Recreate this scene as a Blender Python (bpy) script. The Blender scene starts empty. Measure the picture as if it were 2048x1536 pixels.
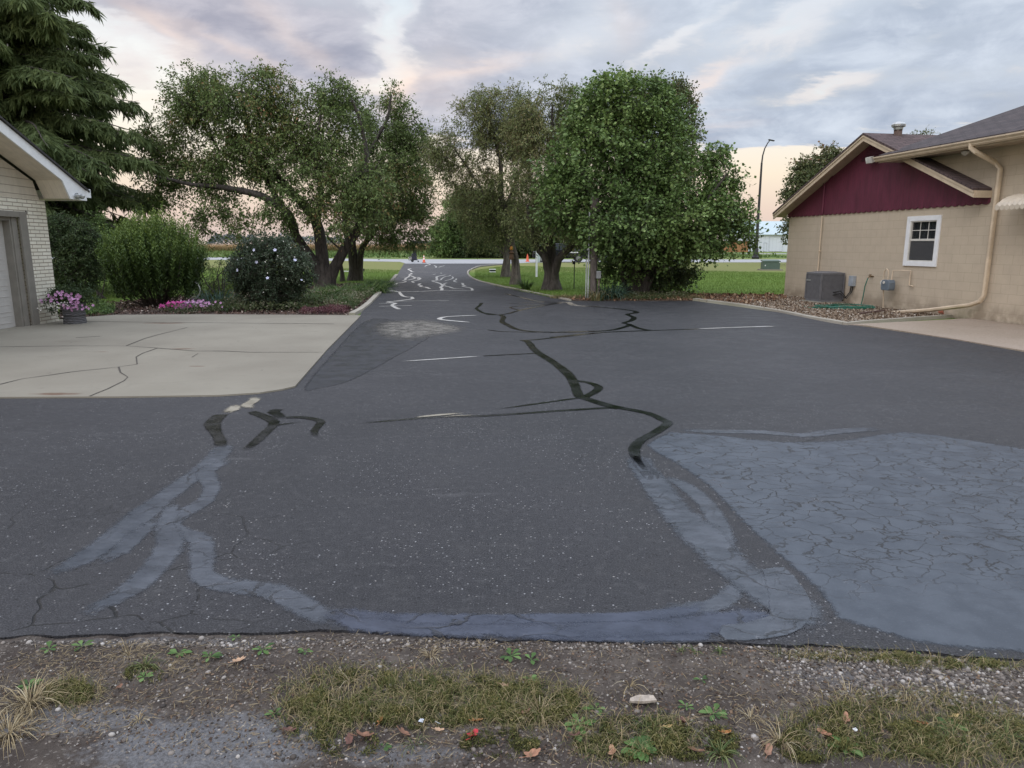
import bpy, math, random
import numpy as np
from mathutils import Vector, Matrix

# ------------------------------------------------------------------ camera, world, sun, exposure
FPX = 1420.0; PITCH = math.atan(278 / FPX); EYE = 1.6
scene = bpy.context.scene
cd = bpy.data.cameras.new("camera"); cam = bpy.data.objects.new("camera", cd)
scene.collection.objects.link(cam)
cam.location = (0, 0, EYE); cam.rotation_euler = (math.pi / 2 - PITCH, 0, 0)
cd.sensor_width = 36; cd.lens = 36 * FPX / 2048; cd.clip_start = 0.05; cd.clip_end = 6000
scene.camera = cam
scene.render.resolution_x = 1024; scene.render.resolution_y = 768
scene.view_settings.view_transform = 'Standard'; scene.view_settings.look = 'None'
scene.view_settings.exposure = 0.27; scene.view_settings.gamma = 1
SUN_EL = math.radians(38); SUN_AZ = math.radians(215)     # compass angle from +Y, clockwise
sl = bpy.data.lights.new("sun", 'SUN'); sl.energy = 0.5; sl.angle = math.radians(25); sl.color = (1, .95, .9)
sun = bpy.data.objects.new("sun", sl); scene.collection.objects.link(sun)
sd = Vector((math.sin(SUN_AZ) * math.cos(SUN_EL), math.cos(SUN_AZ) * math.cos(SUN_EL), math.sin(SUN_EL)))
sun.rotation_euler = sd.to_track_quat('Z', 'Y').to_euler(); sun.location = (0, 0, 60)

def ray(x, y):
    u = (x - 1024) / FPX; v = (768 - y) / FPX
    return np.array([u, math.cos(PITCH) + v * math.sin(PITCH), -math.sin(PITCH) + v * math.cos(PITCH)])
def G(x, y, z=0.0):                    # the ground point seen at a photo pixel
    r = ray(x, y); return np.array([0, 0, EYE]) + r * ((z - EYE) / r[2])
def PX(x, y, Y):                       # the point at depth Y seen at a photo pixel
    r = ray(x, y); return np.array([0, 0, EYE]) + r * (Y / r[1])
def azel(x, y):
    r = ray(x, y); return math.atan2(r[0], r[1]), math.atan2(r[2], math.hypot(r[0], r[1]))

class NT:                              # tiny node helper
    def __init__(s, tree): s.t = tree; s.n = tree.nodes; s.l = tree.links
    def node(s, typ, **kw):
        n = s.n.new(typ)
        for k, v in kw.items(): setattr(n, k, v)
        return n
    def put(s, sock, v):
        if isinstance(v, bpy.types.NodeSocket): s.l.new(v, sock)
        elif v is not None: sock.default_value = v
    def math(s, op, a, b=None, c=None, clamp=False):
        n = s.node('ShaderNodeMath', operation=op); n.use_clamp = clamp
        s.put(n.inputs[0], a)
        if b is not None: s.put(n.inputs[1], b)
        if c is not None: s.put(n.inputs[2], c)
        return n.outputs[0]
    def mix(s, f, a, b, typ='MIX'):
        n = s.node('ShaderNodeMix', data_type='RGBA', blend_type=typ)
        s.put(n.inputs[0], f)
        for i, v in ((6, a), (7, b)):
            if isinstance(v, (tuple, list)): v = tuple(v) + (1,) * (4 - len(v))
            s.put(n.inputs[i], v)
        return n.outputs[2]
    def ramp(s, f, stops, interp='LINEAR'):
        n = s.node('ShaderNodeValToRGB'); n.color_ramp.interpolation = interp
        e = n.color_ramp.elements
        while len(e) < len(stops): e.new(0.5)
        for i, (p, c) in enumerate(stops):
            e[i].position = p
            e[i].color = tuple(c) + (1,) if isinstance(c, (tuple, list)) else (c, c, c, 1)
        s.put(n.inputs[0], f); return n.outputs[0]
    def noise(s, vec, scale, detail=4, rough=.55, dist=0.0, out=0):
        n = s.node('ShaderNodeTexNoise'); n.inputs['Scale'].default_value = scale
        n.inputs['Detail'].default_value = detail; n.inputs['Roughness'].default_value = rough
        n.inputs['Distortion'].default_value = dist
        if vec is not None: s.put(n.inputs['Vector'], vec)
        return n.outputs[out]
    def vor(s, vec, scale, feature='F1', out='Distance', rnd=1.0):
        n = s.node('ShaderNodeTexVoronoi', feature=feature); n.inputs['Scale'].default_value = scale
        n.inputs['Randomness'].default_value = rnd
        if vec is not None: s.put(n.inputs['Vector'], vec)
        return n.outputs[out]
    def mapr(s, v, a, b, c=0.0, d=1.0, smooth=True):
        n = s.node('ShaderNodeMapRange', interpolation_type='SMOOTHSTEP' if smooth else 'LINEAR')
        s.put(n.inputs[0], v); s.put(n.inputs[1], a); s.put(n.inputs[2], b); s.put(n.inputs[3], c); s.put(n.inputs[4], d)
        return n.outputs[0]
    def vmap(s, vec, scale=(1, 1, 1), loc=(0, 0, 0), rot=(0, 0, 0)):
        n = s.node('ShaderNodeMapping'); s.put(n.inputs[0], vec)
        n.inputs['Location'].default_value = loc; n.inputs['Rotation'].default_value = rot; n.inputs['Scale'].default_value = scale
        return n.outputs[0]
    def warp(s, vec, scale, amt, detail=2):
        n = s.noise(vec, scale, detail, out=1)
        a = s.node('ShaderNodeVectorMath', operation='SUBTRACT'); s.put(a.inputs[0], n); a.inputs[1].default_value = (.5, .5, .5)
        b = s.node('ShaderNodeVectorMath', operation='SCALE'); s.put(b.inputs[0], a.outputs[0]); b.inputs['Scale'].default_value = amt
        c = s.node('ShaderNodeVectorMath', operation='ADD'); s.put(c.inputs[0], vec); s.put(c.inputs[1], b.outputs[0])
        return c.outputs[0]
    def sep(s, vec):
        n = s.node('ShaderNodeSeparateXYZ'); s.put(n.inputs[0], vec); return n.outputs
    def comb(s, x, y, z):
        n = s.node('ShaderNodeCombineXYZ')
        for i, v in enumerate((x, y, z)): s.put(n.inputs[i], v)
        return n.outputs[0]

def build_world():
    w = bpy.data.worlds.new("World"); scene.world = w; w.use_nodes = True
    t = NT(w.node_tree); t.n.clear()
    out = t.node('ShaderNodeOutputWorld'); bg = t.node('ShaderNodeBackground')
    tc = t.node('ShaderNodeTexCoord').outputs['Generated']
    nn = t.node('ShaderNodeVectorMath', operation='NORMALIZE'); t.put(nn.inputs[0], tc)
    d = nn.outputs[0]; x, y, z = t.sep(d)
    el = t.math('ARCSINE', z)
    az = t.math('ARCTAN2', x, y)
    # cloud deck coordinates: the dome direction pushed out onto a flat layer
    zz = t.math('ADD', t.math('MAXIMUM', z, 0.0), 0.10)
    cp = t.comb(t.math('DIVIDE', x, zz), t.math('DIVIDE', y, zz), 0.0)
    cpr = t.vmap(cp, (1.0, 1.7, 1), (3.1, 1.7, 0), (0, 0, math.radians(24)))
    n1 = t.noise(t.warp(cpr, .8, .5), 0.62, 7, .56)
    n2 = t.noise(t.vmap(cpr, (1, 1, 1), (7, 3, 2)), 1.9, 6, .6)
    n3 = t.noise(t.warp(t.comb(t.math('MULTIPLY', az, 1.0), t.math('MULTIPLY', el, 2.0), 0), 6, .12), 7.0, 5, .55)
    wa = t.math('ADD', az, t.math('MULTIPLY', t.math('SUBTRACT', n3, .5), .14))
    we = t.math('ADD', el, t.math('MULTIPLY', t.math('SUBTRACT', n2, .5), .07))
    def blob(px, py, rx, ry, rot, amp):
        a0, e0 = azel(px, py); c, s = math.cos(rot), math.sin(rot)
        dx = t.math('SUBTRACT', wa, a0); dy = t.math('SUBTRACT', we, e0)
        u = t.math('MULTIPLY_ADD', dx, c / (rx / FPX), t.math('MULTIPLY', dy, s / (rx / FPX)))
        v = t.math('MULTIPLY_ADD', dx, -s / (ry / FPX), t.math('MULTIPLY', dy, c / (ry / FPX)))
        q = t.math('ADD', t.math('MULTIPLY', u, u), t.math('MULTIPLY', v, v))
        return t.math('MULTIPLY', t.math('POWER', 2.718, t.math('MULTIPLY', q, -1.0)), amp)
    def total(bl):
        r = None
        for b in bl:
            q = blob(*b); r = q if r is None else t.math('ADD', r, q)
        return r
    # dark cloud masses / light gaps (pixel, radii, tilt, amount)
    masses = total([(420, 60, 330, 70, -.15, .55), (700, 125, 190, 60, -.15, .40), (1000, 60, 200, 90, 0, .40), (900, 225, 130, 28, .1, .3),
                    (1060, 215, 330, 70, .02, .35), (1560, 150, 330, 60, .18, .30), (260, 150, 50, 26, 0, .30), (240, 178, 50, 10, 0, .25),
                    (1480, 262, 330, 34, .04, .55), (1750, 262, 300, 26, 0, .3), (960, 240, 160, 22, 0, .35), (1900, 60, 260, 60, .1, .25), (1750, 235, 330, 30, .05, .30), (1250, 100, 200, 60, .3, .2),
                    (350, -160, 600, 90, 0, .3), (1500, -160, 600, 90, 0, .3)])
    gaps = total([(290, 110, 110, 36, -.5, .45), (360, 225, 210, 50, -.1, .85), (782, 75, 30, 80, -.12, .75), (800, 150, 60, 28, .4, .6),
                  (730, 175, 90, 18, 0, .45), (1120, 95, 50, 40, .7, .35), (1430, 160, 180, 26, .4, .26), (1190, 50, 40, 60, .6, .22), (130, 60, 90, 50, 0, .4),
                  (1650, 178, 120, 14, .2, .24), (1560, 30, 130, 22, .3, .26), (1860, 225, 60, 7, 0, .35), (1780, 120, 160, 12, .3, .3), (1380, 60, 120, 12, .5, .3)])
    low = t.mapr(t.math('SUBTRACT', we, t.mapr(az, -.15, -.5, 0.0, math.radians(2.5))), math.radians(8.0), math.radians(6.0), 0.0, 1.0)      # the clear strip over the horizon
    # long combed streaks
    stv = t.vmap(t.comb(az, el, 0), (2.2, 10, 1), (0, 0, 0), (0, 0, math.radians(-20)))
    stn = t.noise(t.warp(stv, 1.5, .5), 1.6, 6, .58)
    cov = t.math('ADD', t.math('MULTIPLY', t.math('SUBTRACT', n1, .5), .75), t.math('MULTIPLY', t.math('SUBTRACT', n2, .5), .35))
    cov = t.math('ADD', cov, t.math('MULTIPLY', t.math('SUBTRACT', stn, .5), .6))
    n4 = t.noise(t.warp(t.vmap(t.comb(az, el, 0), (1, 2.0, 1), (0, 0, 0), (0, 0, math.radians(-14))), 5, .15), 9.0, 7, .62)
    cov = t.math('ADD', cov, t.math('MULTIPLY', t.math('SUBTRACT', n4, .5), 1.25))
    cov = t.math('ADD', cov, 0.58)
    cov = t.math('SUBTRACT', t.math('ADD', cov, masses), gaps)
    cov = t.math('SUBTRACT', cov, t.math('MULTIPLY', low, 1.5))
    c1 = t.mapr(cov, 0.0, 1.05)
    skyc = t.ramp(t.math('DIVIDE', el, math.radians(30)), [
        (0.0, (.60, .49, .45)), (.08, (.72, .57, .48)), (.17, (.84, .72, .57)), (.28, (.86, .81, .71)),
        (.42, (.82, .82, .80)), (.62, (.58, .66, .74)), (1.0, (.48, .56, .66))])
    # cooler to the right, whiter to the left
    right = t.mapr(az, -.1, .65)
    skyc = t.mix(t.math('MULTIPLY', t.math('MULTIPLY', right, .6), t.mapr(el, .08, .2)), skyc, (.56, .65, .74), 'MIX')
    sky = t.node('ShaderNodeTexSky', sky_type='NISHITA'); sky.sun_disc = False
    sky.sun_elevation = SUN_EL; sky.sun_rotation = SUN_AZ
    sk = t.node('ShaderNodeVectorMath', operation='SCALE'); t.put(sk.inputs[0], sky.outputs[0]); sk.inputs['Scale'].default_value = .10
    high = t.mapr(el, math.radians(24), math.radians(50))
    skyc = t.mix(t.math('MULTIPLY', high, .45), skyc, sk.outputs[0])
    cloudc = t.mix(t.mapr(t.math('ADD', t.math('MULTIPLY', n4, .6), t.math('MULTIPLY', stn, .4)), .32, .68), (.31, .315, .39), (.58, .56, .61))
    cloudc = t.mix(t.math('MULTIPLY', t.mapr(az, -.45, .35), .85), cloudc, t.mix(t.mapr(t.math('ADD', t.math('MULTIPLY', n4, .6), t.math('MULTIPLY', stn, .4)), .32, .68), (.30, .365, .475), (.60, .67, .76)))
    edge = t.math('MULTIPLY', t.mapr(c1, .05, .35), t.mapr(c1, .8, .4))
    warm = t.mix(t.mapr(el, math.radians(18), math.radians(9)), (.76, .76, .80), (.86, .73, .66))
    col = t.mix(c1, skyc, cloudc)
    col = t.mix(t.math('MULTIPLY', edge, .34), col, warm)
    pk = total([(808, 190, 26, 42, 0, .7), (960, 130, 110, 14, .15, .35), (1420, 165, 60, 14, .6, .5), (600, 75, 160, 22, -.6, .25), (1430, 250, 60, 14, 0, .2), (880, 160, 60, 50, .3, .3),
                (320, 70, 80, 18, -.6, .45), (1240, 45, 40, 50, .4, .2), (300, 210, 60, 9, 0, .35), (470, 110, 120, 14, -.4, .3)])
    col = t.mix(t.math('MINIMUM', pk, .8), col, (.90, .72, .62))
    # overcast sky: the upper dome is brighter than the horizon
    br = t.mapr(el, math.radians(18), math.radians(60), 1.0, 2.8)
    behind = t.mapr(y, .2, -.4, 1.0, 1.25)
    g = t.math('MULTIPLY', br, behind)
    below = t.mapr(z, -.02, -.12, 1.0, .15)
    g = t.math('MULTIPLY', g, below)
    fin = t.node('ShaderNodeVectorMath', operation='SCALE'); t.put(fin.inputs[0], col); t.put(fin.inputs['Scale'], g)
    t.put(bg.inputs[0], fin.outputs[0]); bg.inputs[1].default_value = 1.0
    t.l.new(bg.outputs[0], out.inputs[0])
    w.cycles.sampling_method = 'MANUAL'; w.cycles.sample_map_resolution = 512
build_world()

# ------------------------------------------------------------------ helpers
rng = np.random.default_rng(7); random.seed(7)
C = scene.collection
def tag(o, label=None, cat=None, group=None, kind=None):
    if label: o['label'] = label
    if cat: o['category'] = cat
    if group: o['group'] = group
    if kind: o['kind'] = kind
    return o
def thing(name, label, cat, loc=(0, 0, 0), rz=0, group=None, kind=None):
    o = bpy.data.objects.new(name, None); C.objects.link(o); o.location = tuple(float(v) for v in loc); o.rotation_euler = (0, 0, rz)
    o.empty_display_size = .2
    return tag(o, label, cat, group, kind)
def link(name, me, parent=None):
    o = bpy.data.objects.new(name, me); C.objects.link(o)
    if parent: o.parent = parent
    return o
def qmesh(name, V, Q, mat, parent=None, tone=None, smooth=False, attrs=None):
    V = np.ascontiguousarray(V, dtype=np.float32).reshape(-1, 3); Q = np.ascontiguousarray(Q, dtype=np.int32)
    k = Q.shape[1]; me = bpy.data.meshes.new(name)
    me.vertices.add(len(V)); me.vertices.foreach_set('co', V.ravel())
    me.loops.add(Q.size); me.loops.foreach_set('vertex_index', Q.ravel())
    me.polygons.add(len(Q)); me.polygons.foreach_set('loop_start', np.arange(0, Q.size, k, dtype=np.int32))
    me.update(calc_edges=True)
    if smooth: me.polygons.foreach_set('use_smooth', np.ones(len(Q), bool))
    al = dict(attrs or {})
    if tone is not None: al['tone'] = tone
    for an, av in al.items():
        a = me.attributes.new(an, 'FLOAT', 'POINT'); a.data.foreach_set('value', np.ascontiguousarray(av, dtype=np.float32))
    if mat: me.materials.append(mat)
    return link(name, me, parent)

class MB:
    """collects shapes, builds one mesh"""
    def __init__(s): s.v = []; s.f = []; s.sm = []
    def add(s, vs, fs, smooth=False):
        b = len(s.v); s.v += [tuple(float(q) for q in p) for p in vs]
        s.f += [tuple(b + i for i in f) for f in fs]; s.sm += [smooth] * len(fs); return s
    def box(s, x0, x1, y0, y1, z0, z1):
        return s.add([(x0, y0, z0), (x1, y0, z0), (x1, y1, z0), (x0, y1, z0), (x0, y0, z1), (x1, y0, z1), (x1, y1, z1), (x0, y1, z1)],
                     [(0, 3, 2, 1), (4, 5, 6, 7), (0, 1, 5, 4), (1, 2, 6, 5), (2, 3, 7, 6), (3, 0, 4, 7)])
    def obox(s, c, ax, ay, az, hx, hy, hz):
        c = np.array(c, float); ax, ay, az = [np.array(a, float) for a in (ax, ay, az)]
        vs = [c + ax * hx * i + ay * hy * j + az * hz * k for k in (-1, 1) for i, j in ((-1, -1), (1, -1), (1, 1), (-1, 1))]
        return s.add(vs, [(0, 3, 2, 1), (4, 5, 6, 7), (0, 1, 5, 4), (1, 2, 6, 5), (2, 3, 7, 6), (3, 0, 4, 7)])
    def prism(s, poly, a, b, f):          # poly of 2-D points, f(p, t) -> 3-D, t from a to b
        n = len(poly); vs = [f(p, a) for p in poly] + [f(p, b) for p in poly]
        return s.add(vs, [tuple(range(n - 1, -1, -1)), tuple(range(n, 2 * n))] + [(i, (i + 1) % n, n + (i + 1) % n, n + i) for i in range(n)])
    def tube(s, pts, r, n=10, closed=False, cap=True, flat=1.0):
        pts = [np.array(p, float) for p in pts]; m = len(pts)
        rr = r if hasattr(r, '__len__') else [r] * m
        vs = []; prev = None
        for i, p in enumerate(pts):
            if closed: d = pts[(i + 1) % m] - pts[i - 1]
            else: d = pts[min(i + 1, m - 1)] - pts[max(i - 1, 0)]
            d = d / (np.linalg.norm(d) + 1e-9)
            if prev is None:
                up = np.array([0, 0, 1.0]) if abs(d[2]) < .9 else np.array([1.0, 0, 0])
            else: up = prev
            a = np.cross(up, d); a /= (np.linalg.norm(a) + 1e-9); b = np.cross(d, a); prev = b
            for k in range(n):
                t = 2 * math.pi * k / n
                vs.append(p + a * math.cos(t) * rr[i] + b * math.sin(t) * rr[i] * flat)
        fs = []
        for i in range(m if closed else m - 1):
            j = (i + 1) % m
            for k in range(n): fs.append((i * n + k, i * n + (k + 1) % n, j * n + (k + 1) % n, j * n + k))
        if not closed and cap: fs += [tuple(range(n - 1, -1, -1)), tuple((m - 1) * n + k for k in range(n))]
        return s.add(vs, fs, True)
    def lathe(s, prof, n=24, c=(0, 0, 0), cap=True):
        vs = [(c[0] + r * math.cos(2 * math.pi * k / n), c[1] + r * math.sin(2 * math.pi * k / n), c[2] + z) for r, z in prof for k in range(n)]
        fs = [(i * n + k, i * n + (k + 1) % n, (i + 1) * n + (k + 1) % n, (i + 1) * n + k) for i in range(len(prof) - 1) for k in range(n)]
        if cap: fs += [tuple(range(n - 1, -1, -1)), tuple((len(prof) - 1) * n + k for k in range(n))]
        return s.add(vs, fs, True)
    def build(s, name, mat, parent=None, bevel=0):
        me = bpy.data.meshes.new(name); me.from_pydata(s.v, [], s.f)
        me.polygons.foreach_set('use_smooth', s.sm)
        me.materials.append(mat); me.update(); o = link(name, me, parent)
        if bevel:
            m = o.modifiers.new('bevel', 'BEVEL'); m.width = bevel; m.segments = 2; m.limit_method = 'ANGLE'
        elif any(s.sm):
            try: me.set_sharp_from_angle(angle=math.radians(40))
            except Exception: pass
        return o

MATS = {}
def base_mat(name):
    m = bpy.data.materials.new(name); m.use_nodes = True; t = NT(m.node_tree)
    p = t.n['Principled BSDF']; tc = t.node('ShaderNodeTexCoord').outputs['Object']
    return m, t, p, tc
def bump(t, p, h, strength=.3, dist=.01):
    b = t.node('ShaderNodeBump'); b.inputs['Strength'].default_value = strength; b.inputs['Distance'].default_value = dist
    t.put(b.inputs['Height'], h); t.l.new(b.outputs[0], p.inputs['Normal'])
def simple(name, col, rough=.6, var=.2, scale=6, metal=0, spec=.5, bmp=.15, bscale=80, bdist=.003):
    if name in MATS: return MATS[name]
    m, t, p, tc = base_mat(name)
    n = t.noise(tc, scale, 5); n2 = t.noise(tc, scale * 7, 3)
    f = t.math('ADD', t.math('MULTIPLY', n, .7), t.math('MULTIPLY', n2, .3))
    a = tuple(c * (1 - var) for c in col); b = tuple(min(1, c * (1 + var)) for c in col)
    t.put(p.inputs['Base Color'], t.mix(t.mapr(f, .3, .7), a, b))
    t.put(p.inputs['Roughness'], t.mapr(n2, .2, .8, max(0, rough - .1), min(1, rough + .1)))
    p.inputs['Metallic'].default_value = metal; p.inputs['Specular IOR Level'].default_value = spec
    if bmp: bump(t, p, t.noise(tc, bscale, 3), bmp, bdist)
    MATS[name] = m; return m
def leafmat(name, stops, trans=.35, rough=.55, spec=.3):
    m, t, p, tc = base_mat(name)
    a = t.node('ShaderNodeAttribute', attribute_name='tone').outputs['Fac']
    c = t.ramp(a, stops); t.put(p.inputs['Base Color'], c); p.inputs['Roughness'].default_value = rough
    p.inputs['Specular IOR Level'].default_value = spec
    if trans:
        tr = t.node('ShaderNodeBsdfTranslucent'); t.put(tr.inputs[0], c)
        mx = t.node('ShaderNodeMixShader'); mx.inputs[0].default_value = trans
        t.l.new(p.outputs[0], mx.inputs[1]); t.l.new(tr.outputs[0], mx.inputs[2])
        t.l.new(mx.outputs[0], t.n['Material Output'].inputs[0])
    MATS[name] = m; return m
def barkmat(name, c1, c2, scale=9):
    m, t, p, tc = base_mat(name)
    v = t.vmap(tc, (1, 1, .22)); n = t.noise(v, scale, 6, .7, .6)
    t.put(p.inputs['Base Color'], t.mix(t.mapr(n, .35, .65), c1, c2)); p.inputs['Roughness'].default_value = .9
    bump(t, p, n, .8, .03); MATS[name] = m; return m

def fbm(x, y, sc, oct=5, seed=0, gain=.5):
    r = np.random.default_rng(seed); T = r.random((64, 64)); out = np.zeros_like(x, dtype=float); amp = 1; tot = 0
    for o in range(oct):
        X = x * sc + 13.7 * o; Y = y * sc + 7.3 * o; xi = np.floor(X).astype(int); yi = np.floor(Y).astype(int)
        fx = X - xi; fy = Y - yi; fx = fx * fx * (3 - 2 * fx); fy = fy * fy * (3 - 2 * fy)
        g = lambda a, b: T[a % 64, b % 64]
        out += amp * ((g(xi, yi) * (1 - fx) + g(xi + 1, yi) * fx) * (1 - fy) + (g(xi, yi + 1) * (1 - fx) + g(xi + 1, yi + 1) * fx) * fy)
        tot += amp; amp *= gain; sc *= 2.03
    return out / tot
def unit(v): return v / (np.linalg.norm(v, axis=-1, keepdims=True) + 1e-9)
def leaves(P, D, L, W, tone, upk=.8, mid=.45, curl=.0):
    """rhombic leaf blades: base P, direction D"""
    N = len(P); D = unit(D); R = rng.normal(size=(N, 3)) * upk; R[:, 2] += 1.0
    S = unit(np.cross(D, R)); L = np.broadcast_to(L, N)[:, None]; W = np.broadcast_to(W, N)[:, None]
    nrm = np.cross(S, D)
    V = np.stack([P, P + D * L * mid + S * W * .5 + nrm * W * curl, P + D * L, P + D * L * mid - S * W * .5 + nrm * W * curl], 1)
    return V.reshape(-1, 3), np.arange(4 * N).reshape(-1, 4), np.repeat(tone, 4)
def blades(P, D, L, W, tone, bend=.5, seg=3):
    """curved grass blades; D horizontal lean direction (unit, scaled by lean)"""
    N = len(P); L = np.broadcast_to(L, N)[:, None]; W = np.broadcast_to(W, N)[:, None]; bend = np.broadcast_to(bend, N)[:, None]
    side = np.stack([-D[:, 1], D[:, 0], np.zeros(N)], 1); side = unit(side + rng.normal(size=(N, 3)) * .2)
    vs = []
    for i in range(seg + 1):
        t = i / seg; ang = bend * (t ** 1.2) * 1.5
        q = P + D * (L * t * np.sin(np.clip(ang + .15, 0, 1.6))) + np.array([0, 0, 1.0]) * (L * t * np.cos(np.clip(ang, 0, 1.7)))
        w = W * .5 * (1 - t ** 1.6 * .92)
        vs += [q - side * w, q + side * w]
    V = np.stack(vs, 1); k = 2 * (seg + 1); base = np.arange(N)[:, None] * k
    Q = np.concatenate([base + np.array([[2 * i, 2 * i + 1, 2 * i + 3, 2 * i + 2]]) for i in range(seg)], 0)
    return V.reshape(-1, 3), Q, np.repeat(tone, k)
def joinq(parts):
    V = []; Q = []; T = []; n = 0
    for v, q, t in parts: V.append(v); Q.append(q + n); T.append(t); n += len(v)
    return np.concatenate(V), np.concatenate(Q), np.concatenate(T)
def inpoly(x, y, poly):
    poly = np.asarray(poly); c = np.zeros(len(x), bool); j = len(poly) - 1
    for i in range(len(poly)):
        xi, yi = poly[i][:2]; xj, yj = poly[j][:2]
        hit = ((yi > y) != (yj > y)) & (x < (xj - xi) * (y - yi) / (yj - yi + 1e-12) + xi); c ^= hit; j = i
    return c
def scatter(poly, n):
    poly = np.asarray(poly)[:, :2]; lo = poly.min(0); hi = poly.max(0); out = []
    tot = 0
    while tot < n:
        q = rng.uniform(lo, hi, (n * 2, 2)); q = q[inpoly(q[:, 0], q[:, 1], poly)]; out.append(q); tot += len(q)
    return np.concatenate(out)[:n]
def gp(pts): return [G(x, y)[:2] for x, y in pts]
def Z(ox, oy, s, pts): return [(ox + x / s, oy + y / s) for x, y in pts]
# ------------------------------------------------------------------ ground materials
def asphalt_mat():
    m, t, p, tc = base_mat('asphalt')
    big = t.noise(tc, .35, 5, .6); mid = t.noise(tc, 2.6, 5, .6); fine = t.noise(tc, 55, 4, .75)
    c = t.mix(t.mapr(big, .3, .7), (.011, .011, .014), (.033, .032, .036))
    c = t.mix(t.math('MULTIPLY', t.mapr(mid, .45, .75), .55), c, (.058, .056, .056))
    c = t.mix(t.math('MULTIPLY', t.mapr(fine, .35, .65), .65), c, (.018, .018, .020))
    gr = t.noise(tc, 135, 2, .6); c = t.mix(t.math('MULTIPLY', t.mapr(gr, .50, .66), .50), c, (.090, .088, .094)); c = t.mix(t.math('MULTIPLY', t.mapr(gr, .50, .36), .6), c, (.010, .010, .011))
    f2 = t.noise(tc, 17, 5, .8); c = t.mix(t.math('MULTIPLY', t.mapr(f2, .50, .68), .40), c, (.085, .083, .085))
    # exposed light stones, denser in worn areas
    vc = t.node('ShaderNodeTexVoronoi', feature='F1'); vc.inputs['Scale'].default_value = 85; t.put(vc.inputs['Vector'], tc)
    rc = t.sep(vc.outputs['Color'])
    worn = t.mapr(t.noise(tc, 1.1, 4, .6), .43, .73, .988, .84)
    st = t.math('MULTIPLY', t.math('GREATER_THAN', rc[0], worn), t.mapr(vc.outputs['Distance'], .55, .25))
    c = t.mix(t.math('MULTIPLY', st, t.mapr(rc[1], 0, 1, .35, 1)), c, t.mix(rc[2], (.19, .18, .17), (.33, .33, .34)))
    v2 = t.node('ShaderNodeTexVoronoi', feature='F1'); v2.inputs['Scale'].default_value = 62; t.put(v2.inputs['Vector'], tc)
    r2 = t.sep(v2.outputs['Color'])
    st2 = t.math('MULTIPLY', t.math('GREATER_THAN', r2[0], t.mapr(t.noise(tc, 1.7, 4, .7), .42, .75, .998, .965)), t.mapr(v2.outputs['Distance'], .42, .2))
    c = t.mix(t.math('MULTIPLY', st2, t.mapr(r2[2], 0, 1, .2, .85)), c, (.34, .32, .30))
    # pits
    pit = t.math('MULTIPLY', t.math('GREATER_THAN', r2[1], .93), t.mapr(v2.outputs['Distance'], .5, .2))
    c = t.mix(t.math('MULTIPLY', pit, .8), c, (.012, .012, .013))
    # hairline cracks, in patches
    w = t.warp(tc, 2.2, .35); ve = t.vor(t.vmap(w, (1.0, 1.25, 1)), 1.7, 'DISTANCE_TO_EDGE')
    x, y, z = t.sep(tc)
    reg = t.math('MULTIPLY', t.mapr(y, 5.2, 3.0), t.mapr(x, -.6, -1.8))
    reg = t.math('MAXIMUM', reg, t.math('MULTIPLY', t.mapr(t.noise(tc, .55, 2), .60, .70), t.mapr(y, 9, 5)))
    ck = t.math('MULTIPLY', t.mapr(ve, .014, .004), t.mapr(t.noise(tc, 9, 3), .40, .50))
    ck = t.math('MULTIPLY', ck, reg)
    c = t.mix(ck, c, (.006, .006, .006))
    # pale scuffed streaks
    sc = t.noise(t.vmap(tc, (.5, 2.4, 1), (0, 0, 0), (0, 0, .25)), 1.3, 6, .65)
    c = t.mix(t.math('MULTIPLY', t.mapr(sc, .62, .78), .65), c, (.115, .112, .115))
    t.put(p.inputs['Base Color'], c)
    t.put(p.inputs['Roughness'], t.mapr(mid, .3, .7, .50, .66)); p.inputs['Specular IOR Level'].default_value = .42
    h = t.math('ADD', t.math('ADD', t.math('MULTIPLY', fine, .5), t.math('MULTIPLY', gr, .7)), t.math('MULTIPLY', st, .35)); h = t.math('SUBTRACT', h, t.math('MULTIPLY', pit, .6))
    h = t.math('SUBTRACT', h, t.math('MULTIPLY', ck, 1.2))
    bump(t, p, h, .8, .007); return m
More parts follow.
